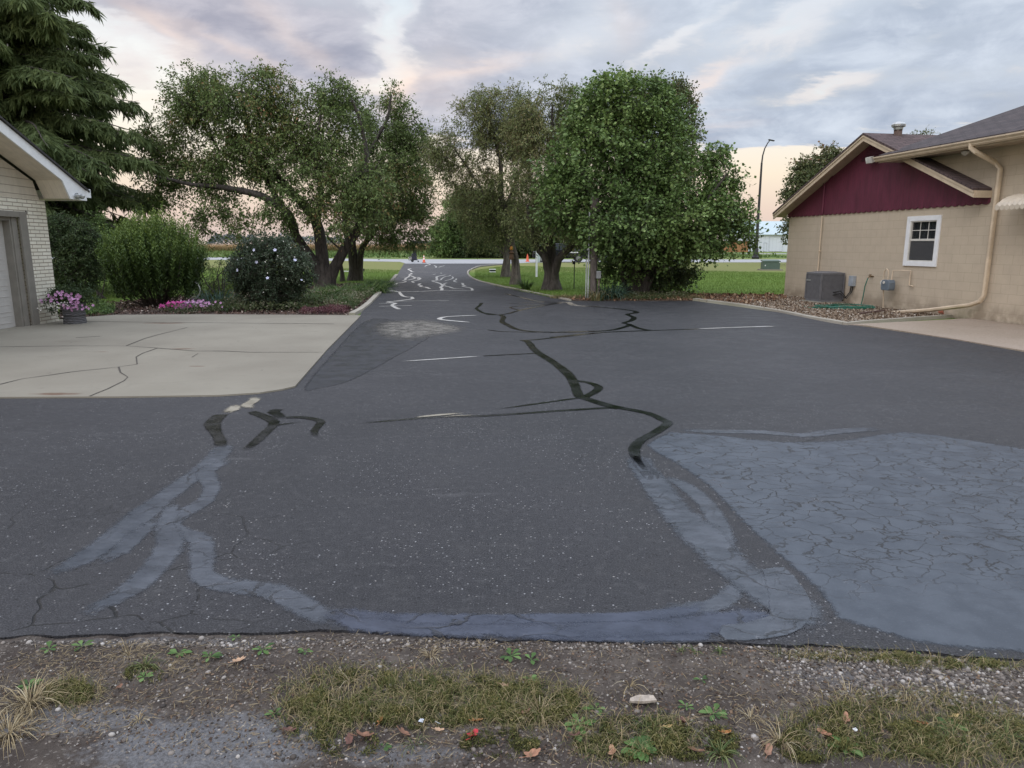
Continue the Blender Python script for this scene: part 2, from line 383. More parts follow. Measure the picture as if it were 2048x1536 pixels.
def film_mat(name, col, col2, rough, ior=1.55, edge=.5, cracks=None, cks=(6.4, 15.0, .95), trans_noise=.35, spec=.5, wear=0.0, bmp=.25, op=1.0, lift=.01):
    """thin sealer film: ragged see-through border driven by the 'al' attribute"""
    m, t, p, tc = base_mat(name)
    al = t.node('ShaderNodeAttribute', attribute_name='al').outputs['Fac']
    n = t.noise(tc, 26, 5, .7); nb = t.noise(tc, 5, 4, .6)
    a = t.math('ADD', al, t.math('MULTIPLY', t.math('SUBTRACT', n, .5), edge)); a = t.mapr(a, .22, .72)
    if wear: a = t.math('MULTIPLY', a, t.mapr(t.math('ADD', n, t.math('MULTIPLY', nb, .6)), wear, wear + .25, .25, 1))
    if op < 1: a = t.math('MULTIPLY', a, t.mapr(t.noise(t.vmap(tc, (1.2, 3.5, 1), (0, 0, 0), (0, 0, .6)), 4, 5, .75), .3, .62, op - .28, op))
    c = t.mix(t.mapr(nb, .35, .65), col, col2)
    fine = t.noise(tc, 90, 3, .7)
    c = t.mix(t.math('MULTIPLY', t.mapr(fine, .55, .75), .3), c, tuple(v * 2.2 + lift for v in col2))
    h = t.math('MULTIPLY', fine, .5)
    if cracks:
        w = t.warp(tc, 4.0, .28, 4); e1 = t.vor(t.vmap(w, (.85, 1.5, 1), (0, 0, 0), (0, 0, .2)), cks[0], 'DISTANCE_TO_EDGE')
        e2 = t.vor(t.vmap(w, (.9, 1.3, 1)), cks[1], 'DISTANCE_TO_EDGE')
        x, y, z = t.sep(tc); reg = cracks(t, x, y)
        k = t.math('MULTIPLY', t.mapr(e1, .032, .012), t.mapr(t.noise(tc, 5, 3), .32, .40))
        k2 = t.math('MULTIPLY', t.mapr(e2, .040, .012), t.mapr(t.noise(tc, 2.2, 3), .54, .64))
        k = t.math('MULTIPLY', t.math('MAXIMUM', k, t.math('MULTIPLY', k2, .65)), reg)
        c = t.mix(t.math('MULTIPLY', k, cks[2]), c, (.008, .008, .009)); h = t.math('SUBTRACT', h, t.math('MULTIPLY', k, 2.0))
        lt = t.math('MULTIPLY', t.mapr(t.math('ABSOLUTE', t.math('SUBTRACT', e1, .03)), .012, .002), t.mapr(t.noise(tc, 4, 3), .55, .65))
        c = t.mix(t.math('MULTIPLY', t.math('MULTIPLY', lt, reg), .5), c, (.2, .2, .22))
    t.put(p.inputs['Base Color'], c); t.put(p.inputs['Roughness'], t.mapr(nb, .3, .7, rough, rough + .12))
    p.inputs['IOR'].default_value = ior; p.inputs['Specular IOR Level'].default_value = spec; t.put(p.inputs['Alpha'], a)
    bump(t, p, h, bmp, .003); return m
def concrete_mat(name, c1, c2, speck=.0, rust=True):
    m, t, p, tc = base_mat(name)
    big = t.noise(tc, .5, 5, .6); mid = t.noise(tc, 4, 6, .65); fine = t.noise(tc, 70, 4, .7)
    c = t.mix(t.mapr(big, .3, .7), c1, c2); c = t.mix(t.math('MULTIPLY', t.mapr(mid, .5, .75), .35), c, tuple(v * .72 for v in c1))
    c = t.mix(t.math('MULTIPLY', fine, .22), c, tuple(v * .45 for v in c1))
    if speck:
        v = t.node('ShaderNodeTexVoronoi'); v.inputs['Scale'].default_value = 60; t.put(v.inputs['Vector'], tc); r = t.sep(v.outputs['Color'])
        c = t.mix(t.math('MULTIPLY', t.math('GREATER_THAN', r[0], .6), speck), c, t.mix(r[1], (.12, .08, .06), (.5, .42, .34)))
    st = t.math('MULTIPLY', t.mapr(t.noise(t.vmap(tc, (.7, 2.2, 1)), 1.6, 5, .7), .60, .74), .6)
    c = t.mix(st, c, (.15, .125, .095)); c = t.mix(t.math('MULTIPLY', t.mapr(t.vor(t.warp(tc, 9, .1), 2.3), .07, .03), .6), c, (.06, .05, .04))
    if rust:
        x, y, z = t.sep(tc)
        for (px, py, rx, ry) in ((110, 791, .32, .07), (365, 700, .25, .06), (330, 648, .5, .12), (205, 706, .12, .03), (395, 735, .12, .03)):
            g = G(px, py); dx = t.math('DIVIDE', t.math('SUBTRACT', x, float(g[0])), rx); dy = t.math('DIVIDE', t.math('SUBTRACT', y, float(g[1])), ry)
            q = t.math('ADD', t.math('MULTIPLY', dx, dx), t.math('MULTIPLY', dy, dy)); q = t.math('ADD', q, t.math('MULTIPLY', t.math('SUBTRACT', mid, .5), 2.2))
            c = t.mix(t.mapr(q, 1.1, .1, 0, .75), c, (.11, .05, .025))
    t.put(p.inputs['Base Color'], c); p.inputs['Roughness'].default_value = .82; p.inputs['Specular IOR Level'].default_value = .35
    bump(t, p, fine, .35, .003); return m
def grass_mat(name='lawn_grass'):
    m, t, p, tc = base_mat(name)
    n = t.noise(tc, .35, 5, .6); f = t.noise(t.vmap(tc, (1, .5, 1)), 9, 6, .75); k = t.noise(tc, 2.2, 4)
    x, y, z = t.sep(tc)
    c = t.mix(t.mapr(f, .3, .7), (.070, .115, .022), (.16, .24, .05))
    c = t.mix(t.math('MULTIPLY', t.mapr(n, .45, .7), .5), c, (.17, .21, .05))
    stripe = t.math('SINE', t.math('MULTIPLY', t.math('ADD', y, t.math('MULTIPLY', x, .12)), 3.3))
    c = t.mix(t.math('MULTIPLY', t.mapr(stripe, .1, .9), .3), c, (.16, .27, .05))
    far = t.math('MULTIPLY', t.mapr(y, 41, 47), t.mapr(k, .25, .6, .45, 1))
    c = t.mix(far, c, (.20, .20, .08)); vfar = t.mapr(y, 78, 86)
    c = t.mix(vfar, c, t.mix(t.mapr(t.noise(tc, .12, 5, .7), .35, .65), (.10, .17, .04), (.22, .23, .09)))
    t.put(p.inputs['Base Color'], c); p.inputs['Roughness'].default_value = .95; p.inputs['Specular IOR Level'].default_value = .1
    bump(t, p, f, .8, .05); return m

A_MAT = asphalt_mat()
GRASS = grass_mat()
# ------------------------------------------------------------------ the ground sheet, out to the horizon
mb = MB(); xs = [-3000, -300, -60, 60, 300, 3000]; ys = [-60, 60, 300, 3000]
for i in range(len(xs) - 1):
    for j in range(len(ys) - 1):
        mb.add([(xs[i], ys[j], -.03), (xs[i + 1], ys[j], -.03), (xs[i + 1], ys[j + 1], -.03), (xs[i], ys[j + 1], -.03)], [(0, 1, 2, 3)])
tag(mb.build('ground', GRASS), kind='structure')

# ------------------------------------------------------------------ asphalt driveway
def slab(name, poly, z0, z1, mat, parent=None, kind='structure'):
    b = MB(); b.prism([tuple(p) for p in poly], z0, z1, lambda p, t_: (p[0], p[1], t_)); o = b.build(name, mat, parent)
    if kind and not parent: tag(o, kind=kind)
    return o
FRONT = [(-250, 1276), (0, 1271), (160, 1268), (300, 1263), (480, 1268), (640, 1262), (820, 1266), (1000, 1277), (1150, 1280), (1300, 1284),
         (1500, 1286), (1620, 1290), (1760, 1298), (1850, 1306), (2048, 1318), (2300, 1334)]
front_w = gp(FRONT)
fx = np.array([p[0] for p in front_w]); fy = np.array([p[1] for p in front_w])
def edge_y(x): return np.interp(x, fx, fy)
jag = []
for x in np.arange(-3.2, 3.3, .035):
    jag.append((x, float(edge_y(x)) + float(fbm(np.array([x]), np.array([0.]), 9, 4, 3)[0] - .5) * .05))
drive_poly = [(-9.5, 2.6)] + jag + [(9.5, 2.45), (12.5, 8.0)] + gp([(2048, 704), (1900, 678), (1730, 653), (1690, 648), (1560, 625), (1390, 602), (1140, 602), (1050, 583), (990, 571),
             (950, 560), (936, 549), (940, 540), (960, 533), (1010, 528.3), (1010, 527), (808, 527), (812, 528), (830, 529)][:16]) + \
             gp([(808, 527), (795, 549), (770, 578), (735, 610), (718, 632), (655, 700), (590, 775), (565, 781), (520, 788), (440, 793), (240, 796), (0, 797)]) + [(-12.5, 7.3)]
driveway = slab('driveway', drive_poly, -.06, 0.0, A_MAT)

def smooth_path(pts, step):
    pts = [np.array(p, float) for p in pts]; out = []
    P = [2 * pts[0] - pts[1]] + pts + [2 * pts[-1] - pts[-2]]
    for i in range(1, len(P) - 2):
        L = np.linalg.norm(P[i + 1] - P[i]); n = max(2, int(L / step))
        for k in range(n):
            s = k / n; a, b, c, d = P[i - 1], P[i], P[i + 1], P[i + 2]
            out.append(.5 * ((2 * b) + (c - a) * s + (2 * a - 5 * b + 4 * c - d) * s * s + (3 * b - a - 3 * c + d) * s ** 3))
    out.append(pts[-1]); return out
ZL = [0.0]
def ribbon(name, pxs, w, mat, parent, smooth=True, fade=(0, 0), z=None, jit=.25, feather=.5):
    wp = gp(pxs)
    if len(wp) < 2: return
    path = smooth_path(wp, .12) if smooth else [np.array(p) for p in wp]
    n = len(path); V = []; al = []
    if z is None: ZL[0] = (ZL[0] + .0003) % .0027; z = .0016 + ZL[0]
    s = 0
    for i, p in enumerate(path):
        d = path[min(i + 1, n - 1)] - path[max(i - 1, 0)]; d = d / (np.linalg.norm(d) + 1e-9); nn = np.array([-d[1], d[0]])
        if i: s += np.linalg.norm(p - path[i - 1])
        k = w * (1 + jit * 2 * (fbm(np.array([s * 1.0]), np.array([pxs[0][0] * .37]), 2.5, 3, 5)[0] - .5)) * .5
        fa = 1.0
        if fade[0]: fa = min(1, s / fade[0] + .0)
        V += [(*(p + nn * k * (1 + feather)), z), (*(p + nn * k * (1 - feather)), z), (*(p - nn * k * (1 - feather)), z), (*(p - nn * k * (1 + feather)), z)]
        al.append((s, fa))
    tot = s; A = []
    for s_, fa in al:
        if fade[1]: fa *= min(1, (tot - s_) / fade[1])
        A += [0, fa, fa, 0]
    Q = [(i * 4 + k, i * 4 + k + 1, i * 4 + 4 + k + 1, i * 4 + 4 + k) for i in range(n - 1) for k in range(3)]
    return qmesh(name, np.array(V), np.array(Q), mat, parent, attrs={'al': np.array(A)})
def fpoly(name, pxs, feather, z, mat, parent, world=None, radial=None):
    wp = smooth_path((world or gp(pxs)) + [(world or gp(pxs))[0]], .25)[:-1]; n = len(wp)
    area = sum(wp[i][0] * wp[(i + 1) % n][1] - wp[(i + 1) % n][0] * wp[i][1] for i in range(n))
    if area < 0: wp = wp[::-1]
    inner = []
    for i in range(n):
        d = wp[(i + 1) % n] - wp[i - 1]; d = d / (np.linalg.norm(d) + 1e-9); inner.append(wp[i] + np.array([-d[1], d[0]]) * feather)
    if radial: cen = sum(wp) / n; inner = [cen + (p - cen) * radial for p in wp]
    me = bpy.data.meshes.new(name)
    me.from_pydata([(*p, z) for p in wp] + [(*p, z) for p in inner], [], [(i, (i + 1) % n, n + (i + 1) % n, n + i) for i in range(n)] + [tuple(range(n, 2 * n))])
    a = me.attributes.new('al', 'FLOAT', 'POINT'); a.data.foreach_set('value', np.array([0.] * n + [1.] * n, dtype=np.float32))
    me.materials.append(mat); me.update(); return link(name, me, parent)

SEAL = film_mat('crack_sealer_gloss', (.003, .0035, .004), (.006, .0065, .008), .15, 1.55, .35, bmp=.12, lift=.002)
SEAL_N = film_mat('crack_sealer_worn_sky_tint', (.048, .057, .072), (.078, .088, .106), .30, 1.6, 1.0, wear=.42, op=.88,
                  cracks=lambda t, x, y: t.mapr(t.noise(t.comb(x, y, 0), 1.3, 2), .42, .6), bmp=.35, cks=(3.2, 17.0, .75))  # worn film, with bluish sky reflection mixed into its base colour
SEAL_B = film_mat('crack_sealer_sky_tint', (.026, .034, .058), (.046, .056, .086), .26, 1.6, .9, op=.9, cracks=lambda t, x, y: t.mapr(t.noise(t.comb(x, y, 0), 1.3, 2), .42, .6), bmp=.5, cks=(2.4, 9.0, .7))  # blue sky reflection put into the sealer's base colour
PATCH = film_mat('sealed_patch', (.036, .045, .060), (.060, .071, .088), .38, 1.5, 1.1,
                 cracks=lambda t, x, y: t.math('MULTIPLY', t.mapr(t.math('ADD', x, t.math('MULTIPLY', y, .25)), 1.9, 2.6), t.mapr(t.math('ADD', y, t.math('MULTIPLY', t.noise(t.comb(x, y, 0), 1.2, 3), .8)), 3.1, 3.9)), bmp=.35)  # bluish sky reflection kept in the patch's base colour
DAMP = film_mat('damp_asphalt', (.010, .011, .015), (.018, .019, .025), .36, 1.5, .5, bmp=.3)
GLARE_W = film_mat('crack_sealer_warm_glare', (.20, .175, .13), (.30, .27, .21), .35, 1.5, .8, wear=.45, bmp=.4)  # warm sky glare on nearer sealer stretches, painted as a pale colour
PALE = film_mat('crack_sealer_glare', (.36, .35, .325), (.47, .455, .43), .30, 1.5, .8, wear=.40, bmp=.4)  # sky glare on the same sealer, painted as a pale base colour
SHEEN = film_mat('asphalt_sky_sheen', (.10, .095, .088), (.19, .175, .155), .30, 1.5, 1.2, wear=.62, bmp=.5)  # sky sheen on smooth asphalt, lightened into the base colour

R6 = lambda p: Z(760, 500, 8.533, p); R3 = lambda p: Z(800, 400, 5.12, p); R4 = lambda p: Z(1100, 400, 4, p)
R7 = lambda p: Z(680, 560, 2.926, p); R8 = lambda p: Z(1200, 780, 2.415, p); RL = lambda p: Z(0, 780, 2.926, p)
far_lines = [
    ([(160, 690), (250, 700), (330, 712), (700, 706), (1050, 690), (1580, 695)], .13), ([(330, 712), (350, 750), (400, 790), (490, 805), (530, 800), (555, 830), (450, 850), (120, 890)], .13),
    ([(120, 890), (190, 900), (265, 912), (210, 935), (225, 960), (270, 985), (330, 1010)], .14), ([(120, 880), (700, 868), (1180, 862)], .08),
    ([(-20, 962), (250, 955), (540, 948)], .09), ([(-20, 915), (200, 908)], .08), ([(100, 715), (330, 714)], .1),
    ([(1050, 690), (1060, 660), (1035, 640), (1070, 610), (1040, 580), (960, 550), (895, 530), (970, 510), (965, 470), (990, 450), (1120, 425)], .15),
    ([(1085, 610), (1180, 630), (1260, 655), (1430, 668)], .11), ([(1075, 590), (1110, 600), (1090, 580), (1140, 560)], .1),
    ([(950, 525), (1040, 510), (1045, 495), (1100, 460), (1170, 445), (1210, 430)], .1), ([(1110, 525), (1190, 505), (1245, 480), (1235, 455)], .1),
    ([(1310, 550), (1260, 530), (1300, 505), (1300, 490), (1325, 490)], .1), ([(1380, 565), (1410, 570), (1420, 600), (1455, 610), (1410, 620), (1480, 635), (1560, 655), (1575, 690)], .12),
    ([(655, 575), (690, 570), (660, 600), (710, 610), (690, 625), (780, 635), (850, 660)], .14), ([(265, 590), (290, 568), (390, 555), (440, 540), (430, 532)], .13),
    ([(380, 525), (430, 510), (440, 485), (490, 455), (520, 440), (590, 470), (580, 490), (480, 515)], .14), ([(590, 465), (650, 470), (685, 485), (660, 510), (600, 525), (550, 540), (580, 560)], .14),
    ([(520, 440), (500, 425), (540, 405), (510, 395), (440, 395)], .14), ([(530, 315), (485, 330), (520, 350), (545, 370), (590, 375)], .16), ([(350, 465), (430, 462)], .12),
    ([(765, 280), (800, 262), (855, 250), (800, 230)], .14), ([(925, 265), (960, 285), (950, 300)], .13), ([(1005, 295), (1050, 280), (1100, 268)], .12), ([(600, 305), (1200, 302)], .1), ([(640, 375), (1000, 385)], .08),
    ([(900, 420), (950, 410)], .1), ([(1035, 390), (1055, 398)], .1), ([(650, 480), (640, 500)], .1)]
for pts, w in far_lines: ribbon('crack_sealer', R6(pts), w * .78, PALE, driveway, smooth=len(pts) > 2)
mid_lines = [
    (R6([(1735, 905), (1700, 950), (1645, 995), (1680, 1030), (1740, 1065), (1800, 1085), (1870, 1105), (2040, 1105)]), .10),
    (R3([(880, 1160), (1000, 1175), (1100, 1165), (1230, 1130), (1400, 1095), (1650, 1055)]), .11),
    (R3([(1230, 1130), (1150, 1110), (1150, 1095), (1400, 1075), (1650, 1052)]), .08), (R3([(1120, 1060), (1400, 1050), (1700, 1046)]), .07),
    (R3([(1080, 960), (1250, 1000), (1400, 1035), (1600, 1048)]), .10), (R3([(1720, 1045), (1760, 1060), (1810, 1080), (2040, 1095)]), .12),
    (R3([(1025, 1175), (1060, 1200), (1045, 1245), (1100, 1280), (1200, 1325), (1380, 1350), (1700, 1355), (2048, 1345)]), .13),
    (R3([(900, 1330), (1050, 1348), (1400, 1355)]), .08), (R3([(2048, 1360), (1400, 1430), (1260, 1437)]), .10),
    (R4([(0, 830), (130, 820), (200, 845), (430, 860), (650, 885), (690, 902), (620, 915), (670, 940), (650, 965), (590, 985), (640, 1000), (500, 1040), (300, 1052), (0, 1060)]), .13),
    (R4([(640, 1000), (720, 1030), (800, 1043)]), .12), (R4([(0, 1100), (400, 1062), (800, 1045), (1190, 1033)]), .09),
    (R7([(840, 445), (1140, 430)]), .06), (R7([(1365, 590), (1450, 600), (1512, 625), (1500, 650), (1425, 690)]), .10),
    (R7([(1065, 353), (1100, 362), (1130, 400), (1165, 430), (1230, 470), (1300, 520), (1350, 570), (1375, 620), (1400, 680), (1440, 695), (1550, 730), (1640, 752)]), .14),
    (R7([(1640, 750), (1800, 780), (1890, 820), (1920, 840), (1850, 890), (1760, 940), (1722, 990), (1738, 1050), (1795, 1120), (1850, 1170)]), .10)]
for pts, w in mid_lines: ribbon('crack_sealer', pts, w * .88, SEAL, driveway, fade=(0, .7 if pts is mid_lines[-1][0] else 0))
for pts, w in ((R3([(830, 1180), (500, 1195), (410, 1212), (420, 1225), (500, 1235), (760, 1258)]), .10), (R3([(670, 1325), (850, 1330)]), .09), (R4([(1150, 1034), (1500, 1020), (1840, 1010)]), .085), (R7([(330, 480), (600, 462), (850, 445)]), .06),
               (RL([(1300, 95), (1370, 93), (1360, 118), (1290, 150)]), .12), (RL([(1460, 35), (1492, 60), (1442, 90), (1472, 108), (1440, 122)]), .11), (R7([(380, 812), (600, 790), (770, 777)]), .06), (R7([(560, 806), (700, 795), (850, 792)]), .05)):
    ribbon('crack_sealer', pts, w, GLARE_W if pts[0][1] > 780 else PALE, driveway, fade=(.3, .3), z=.0052)
thin = [(R7([(1400, 690), (1150, 725), (840, 768)]), .06), (R7([(1620, 745), (1300, 765), (860, 795), (600, 800), (400, 815), (0, 850)]), .07), (R7([(600, 798), (760, 775)]), .09),
        (R7([(450, 808), (600, 790), (760, 778)]), .08)]
for pts, w in thin: ribbon('crack_sealer', pts, w, SEAL, driveway, fade=(0, .6))
near_gl = [(RL([(1235, 45), (1225, 72)]), .10), (RL([(1300, 140), (1275, 160), (1242, 200), (1262, 250), (1292, 300), (1298, 370)]), .105),
           (RL([(1450, 125), (1530, 150), (1605, 190), (1560, 245), (1480, 320), (1400, 380)]), .095),
           (RL([(1640, 110), (1600, 130), (1650, 160), (1605, 192)]), .12), (RL([(1650, 165), (1750, 160), (1840, 172), (1880, 190), (1840, 240), (1860, 300)]), .07),
           (RL([(1560, 215), (1700, 195), (1840, 185)]), .07), (RL([(1880, 200), (2048, 200)]), .06)]
for pts, w in near_gl: ribbon('crack_sealer', pts, w, SEAL, driveway, fade=(0.05, .45), jit=.4)
# big worn patch and worn bands near the camera, sky reflection in their colour
fpoly('sealed_patch', [(1335, 862), (1450, 870), (1560, 882), (1690, 878), (1800, 862), (1950, 880), (2100, 905), (2400, 960), (2700, 1250), (2500, 1340), (2048, 1314), (1850, 1296), (1740, 1264), (1665, 1240), (1640, 1205),
      (1612, 1170), (1545, 1110), (1470, 1040), (1405, 970), (1340, 925), (1285, 890)], .09, .0010, PATCH, driveway)
worn = [(RL([(1296, 300), (1298, 350), (1240, 420), (1150, 490), (1000, 600), (860, 710), (750, 800), (620, 900), (450, 1010), (300, 1070), (130, 1105)]), .15),
        (RL([(1400, 385), (1300, 425), (1200, 480), (1240, 560), (1200, 650), (1060, 730), (1000, 800), (1100, 850), (1170, 880), (1185, 1000), (1180, 1080), (1300, 1140), (1600, 1180), (1780, 1270), (1950, 1350), (2100, 1385)]), .12),
        (RL([(960, 640), (1000, 700), (965, 800), (1000, 900), (900, 1050), (750, 1180), (550, 1290), (430, 1390)]), .13), (RL([(960, 720), (800, 850), (700, 950), (500, 1060)]), .14),
        ([(620, 1215), (720, 1243), (860, 1250), (1000, 1253), (1200, 1255), (1350, 1252), (1500, 1240), (1600, 1225)], .16),
        ([(720, 1235), (900, 1240), (1100, 1238), (1300, 1232), (1450, 1205)], .08),
        (R8([(172, 300), (185, 345), (215, 390), (265, 450), (350, 570), (500, 710), (640, 860), (760, 930), (870, 1010), (960, 1080), (930, 1130), (800, 1160)]), .20),
        (R8([(270, 400), (420, 470), (520, 560), (590, 680), (660, 800)]), .11), (R8([(700, 880), (640, 970), (560, 1040), (420, 1060), (200, 1070)]), .11),
        (R8([(340, 190), (500, 200), (800, 205), (980, 220), (1150, 200), (1400, 185)]), .12)]
for i_, (pts, w) in enumerate(worn): ribbon('crack_sealer', pts, w, SEAL_B if i_ in (4, 5) else SEAL_N, driveway, fade=(.3, .3), jit=.35, feather=.6)
fpoly('crack_sealer', [(1520, 1140), (1570, 1135), (1612, 1180), (1630, 1220), (1608, 1260), (1540, 1281), (1450, 1283), (1440, 1250), (1535, 1232)], .022, .0046, SEAL_N, driveway)
ribbon('crack_sealer', [(900, 1256), (1100, 1268), (1300, 1272), (1450, 1268)], .09, SEAL_B, driveway, fade=(.3, .1), jit=.3, feather=.6)
ribbon('crack_sealer', R8([(640, 860), (690, 930), (800, 1000), (900, 1060)]), .12, SEAL_N, driveway, fade=(.1, .1), jit=.3, feather=.6)
fpoly('damp_patch', [(745, 636), (790, 640), (860, 668), (840, 690), (800, 712), (760, 735), (700, 765), (640, 778), (600, 777), (660, 706), (715, 650)], .12, .0008, DAMP, driveway)
fpoly('sky_sheen_patch', [(745, 640), (840, 634), (920, 645), (965, 660), (890, 676), (800, 690), (735, 676), (725, 655)], .22, .0012, SHEEN, driveway, radial=.25)

# ------------------------------------------------------------------ concrete, road, kerbs, beds
CONC = concrete_mat('pale_concrete', (.215, .192, .152), (.275, .25, .20))
CONC2 = concrete_mat('aggregate_concrete', (.30, .24, .18), (.36, .29, .23), speck=.35, rust=False)
ROADC = concrete_mat('road_concrete', (.33, .33, .34), (.40, .40, .40), rust=False)
apron = slab('concrete_pad', gp([(0, 797), (240, 796), (440, 793), (520, 788), (565, 781), (590, 775), (655, 700), (722, 632), (600, 631), (400, 630), (230, 631), (165, 636), (150, 640)]) +
             [G(119, 640)[:2], (-10.6, 14.5), (-10.6, 7.3)], -.05, .018, CONC)
m_, t_, p_, tc_ = base_mat('dark_crack'); p_.inputs['Base Color'].default_value = (.07, .06, .05, 1); p_.inputs['Roughness'].default_value = 1
al_ = t_.node('ShaderNodeAttribute', attribute_name='al').outputs['Fac']
t_.put(p_.inputs['Alpha'], t_.mapr(t_.math('ADD', al_, t_.math('MULTIPLY', t_.math('SUBTRACT', t_.noise(tc_, 12, 4, .7), .5), 1.1)), .3, .6)); CRK = m_
RC = lambda p: Z(0, 620, 2.695, p)
for pts, w in (([(0, 205), (350, 200), (680, 200), (850, 212), (1050, 228), (1200, 228), (1350, 235), (1740, 235)], .03), ([(680, 200), (780, 160), (850, 140), (950, 115), (1010, 100)], .035),
               ([(0, 410), (120, 380), (300, 355), (400, 340), (550, 325), (640, 315), (740, 300)], .035), ([(850, 212), (770, 240), (735, 260), (740, 300)], .025),
               ([(640, 315), (650, 345), (690, 370), (670, 390), (610, 420), (580, 435), (530, 455), (485, 474)], .026), ([(430, 66), (900, 72), (1800, 80)], .05), ([(410, 155), (540, 148)], .04),
               ([(1035, 262), (1070, 240)], .02), ([(0, 90), (60, 82), (200, 70)], .05)):
    ribbon('crack', RC(pts), w * .55, CRK, apron, smooth=False, z=.0225, jit=.9, feather=.5)
slab('concrete_walk', gp([(1700, 650), (1730, 652), (1900, 678), (2048, 703)]) + [(12.4, 9.0)] + [G(2048, 652)[:2] + np.array([3.0, -2.0]), G(2048, 652)[:2], G(1940, 638)[:2]], -.05, .016, CONC2)
slab('road', gp([(-1400, 512), (430, 519.3), (700, 521.7), (800, 523.2), (812, 527), (870, 527.6), (1010, 527.2), (1060, 525), (1130, 524.3), (1450, 524.3), (2600, 524.3), (2600, 518.5), (1450, 518.8), (1000, 518.6), (800, 518.3), (430, 514.6), (-1400, 507.5)]), -.06, -.004, ROADC)
slab('side_road', gp([(1150, 506.6), (2700, 507.2), (2700, 508.3), (1150, 507.8)]), -.05, -.01, ROADC)
KERB = concrete_mat('kerb_concrete', (.30, .27, .22), (.40, .37, .31), rust=False)
def kerb(pxs, w, h, name='kerb', offs=0):
    path = smooth_path(gp(pxs), .5); b = MB(); n = len(path); vs = []
    for i, p in enumerate(path):
        d = path[min(i + 1, n - 1)] - path[max(i - 1, 0)]; d = d / np.linalg.norm(d); nn = np.array([-d[1], d[0]])
        j = (fbm(np.array([i * .7]), np.array([2.]), 1.0, 3, 9)[0] - .5) * .03
        for o, z in ((-w / 2, -.04), (-w / 2 + .01, h + j), (w / 2 - .01, h + j), (w / 2, -.04)): vs.append((*(p + nn * (o + offs + j)), z))
    fs = [(i * 4 + k, i * 4 + k + 1, i * 4 + 5 + k, i * 4 + 4 + k) for i in range(n - 1) for k in range(3)]
    b.add(vs, fs + [(3, 2, 1, 0), tuple((n - 1) * 4 + k for k in range(4))]); return tag(b.build(name, KERB), kind='structure')
kerb([(1140, 601), (1050, 582), (990, 570), (950, 559), (936, 548), (940, 540), (962, 532), (1000, 528.5)], .10, .035)
kerb([(1690, 649), (1640, 640), (1560, 624), (1480, 611), (1390, 600)], .17, .05)
kerb([(1690, 650), (1800, 640), (1936, 631)], .12, .05)
kerb([(704, 630), (716, 623), (735, 609), (755, 590), (780, 566), (793, 550)], .16, .05)

MULCH = simple('bark_mulch', (.075, .050, .038), .95, .55, 14, bmp=1, bscale=40, bdist=.03)
GRAV = simple('river_gravel', (.23, .175, .125), .9, .45, 22, bmp=1, bscale=30, bdist=.03)
bed_l = gp([(160, 636), (230, 630), (400, 629), (700, 629), (720, 618), (752, 590), (772, 572), (700, 566), (600, 575), (430, 585), (220, 605), (120, 612), (119, 636)])
slab('flower_bed', bed_l, -.05, -.002, MULCH)
bed_m = gp([(1120, 597), (1140, 600), (1385, 600), (1480, 610), (1572, 600), (1572, 590), (1400, 588), (1250, 590)])
slab('mulch_strip', bed_m, -.05, -.004, MULCH)
bed_r = gp([(1400, 601), (1480, 611), (1560, 624), (1640, 640), (1690, 648), (1800, 639), (1936, 631), (1900, 626), (1780, 617), (1572, 592), (1480, 593)])
slab('gravel_bed', bed_r, -.05, 0.002, GRAV)
def chips(poly, n, s0, s1, z, name, stops, flat=.5, parent=None, mat=None, zs=.02):
    P = scatter(poly, n); P = np.column_stack([P, z + rng.random(n) * zs]); D = rng.normal(size=(n, 3)); D[:, 2] *= flat
    L = rng.uniform(s0, s1, n); V, Q, T = leaves(P, D, L, L * rng.uniform(.5, .9, n), rng.random(n), 1.2, .5)
    return tag(qmesh(name, V, Q, mat or leafmat(name + '_mat', stops, 0, .8), parent, T), kind='stuff')
chips(bed_r, 26000, .025, .06, 0.0, 'gravel', [(0, (.07, .045, .03)), (.45, (.21, .15, .10)), (.8, (.36, .29, .22)), (1, (.52, .48, .42))])
chips(bed_l, 16000, .03, .09, -.002, 'bark_chips', [(0, (.03, .02, .015)), (.55, (.11, .065, .05)), (.93, (.2, .13, .10)), (1, (.5, .42, .36))])
chips(bed_m, 9000, .03, .10, -.002, 'dry_leaf_litter', [(0, (.05, .03, .02)), (.5, (.17, .09, .05)), (.85, (.30, .17, .10)), (1, (.5, .38, .25))])

# lawn blades
GB = leafmat('grass_blade', [(0, (.065, .11, .022)), (.5, (.13, .20, .040)), (.85, (.19, .27, .065)), (1, (.30, .29, .12))], .3, .7, .2)
lawn_r = gp([(950, 558), (990, 568), (1050, 580), (1140, 598), (1380, 587), (1572, 590), (1572, 545), (1010, 531), (950, 540)])
lawn_l = gp([(225, 628), (300, 600), (620, 570), (775, 566), (800, 540), (640, 535), (430, 535), (190, 540), (180, 600), (190, 632)])
parts = []
for poly, n in ((lawn_r, 90000), (lawn_l, 70000)):
    P = scatter(poly, n); a = rng.uniform(0, 6.28, n); k = fbm(P[:, 0], P[:, 1], .5, 4, 2)
    parts.append(blades(np.column_stack([P, np.full(n, -.03)]), np.column_stack([np.cos(a), np.sin(a), np.zeros(n)]), rng.uniform(.05, .11, n), rng.uniform(.008, .02, n), np.clip(.15 + k * .5 + rng.random(n) * .3, 0, 1), rng.uniform(.2, .9, n), 1))
V, Q, T = joinq(parts); tag(qmesh('grass', V, Q, GB, None, T), kind='stuff')
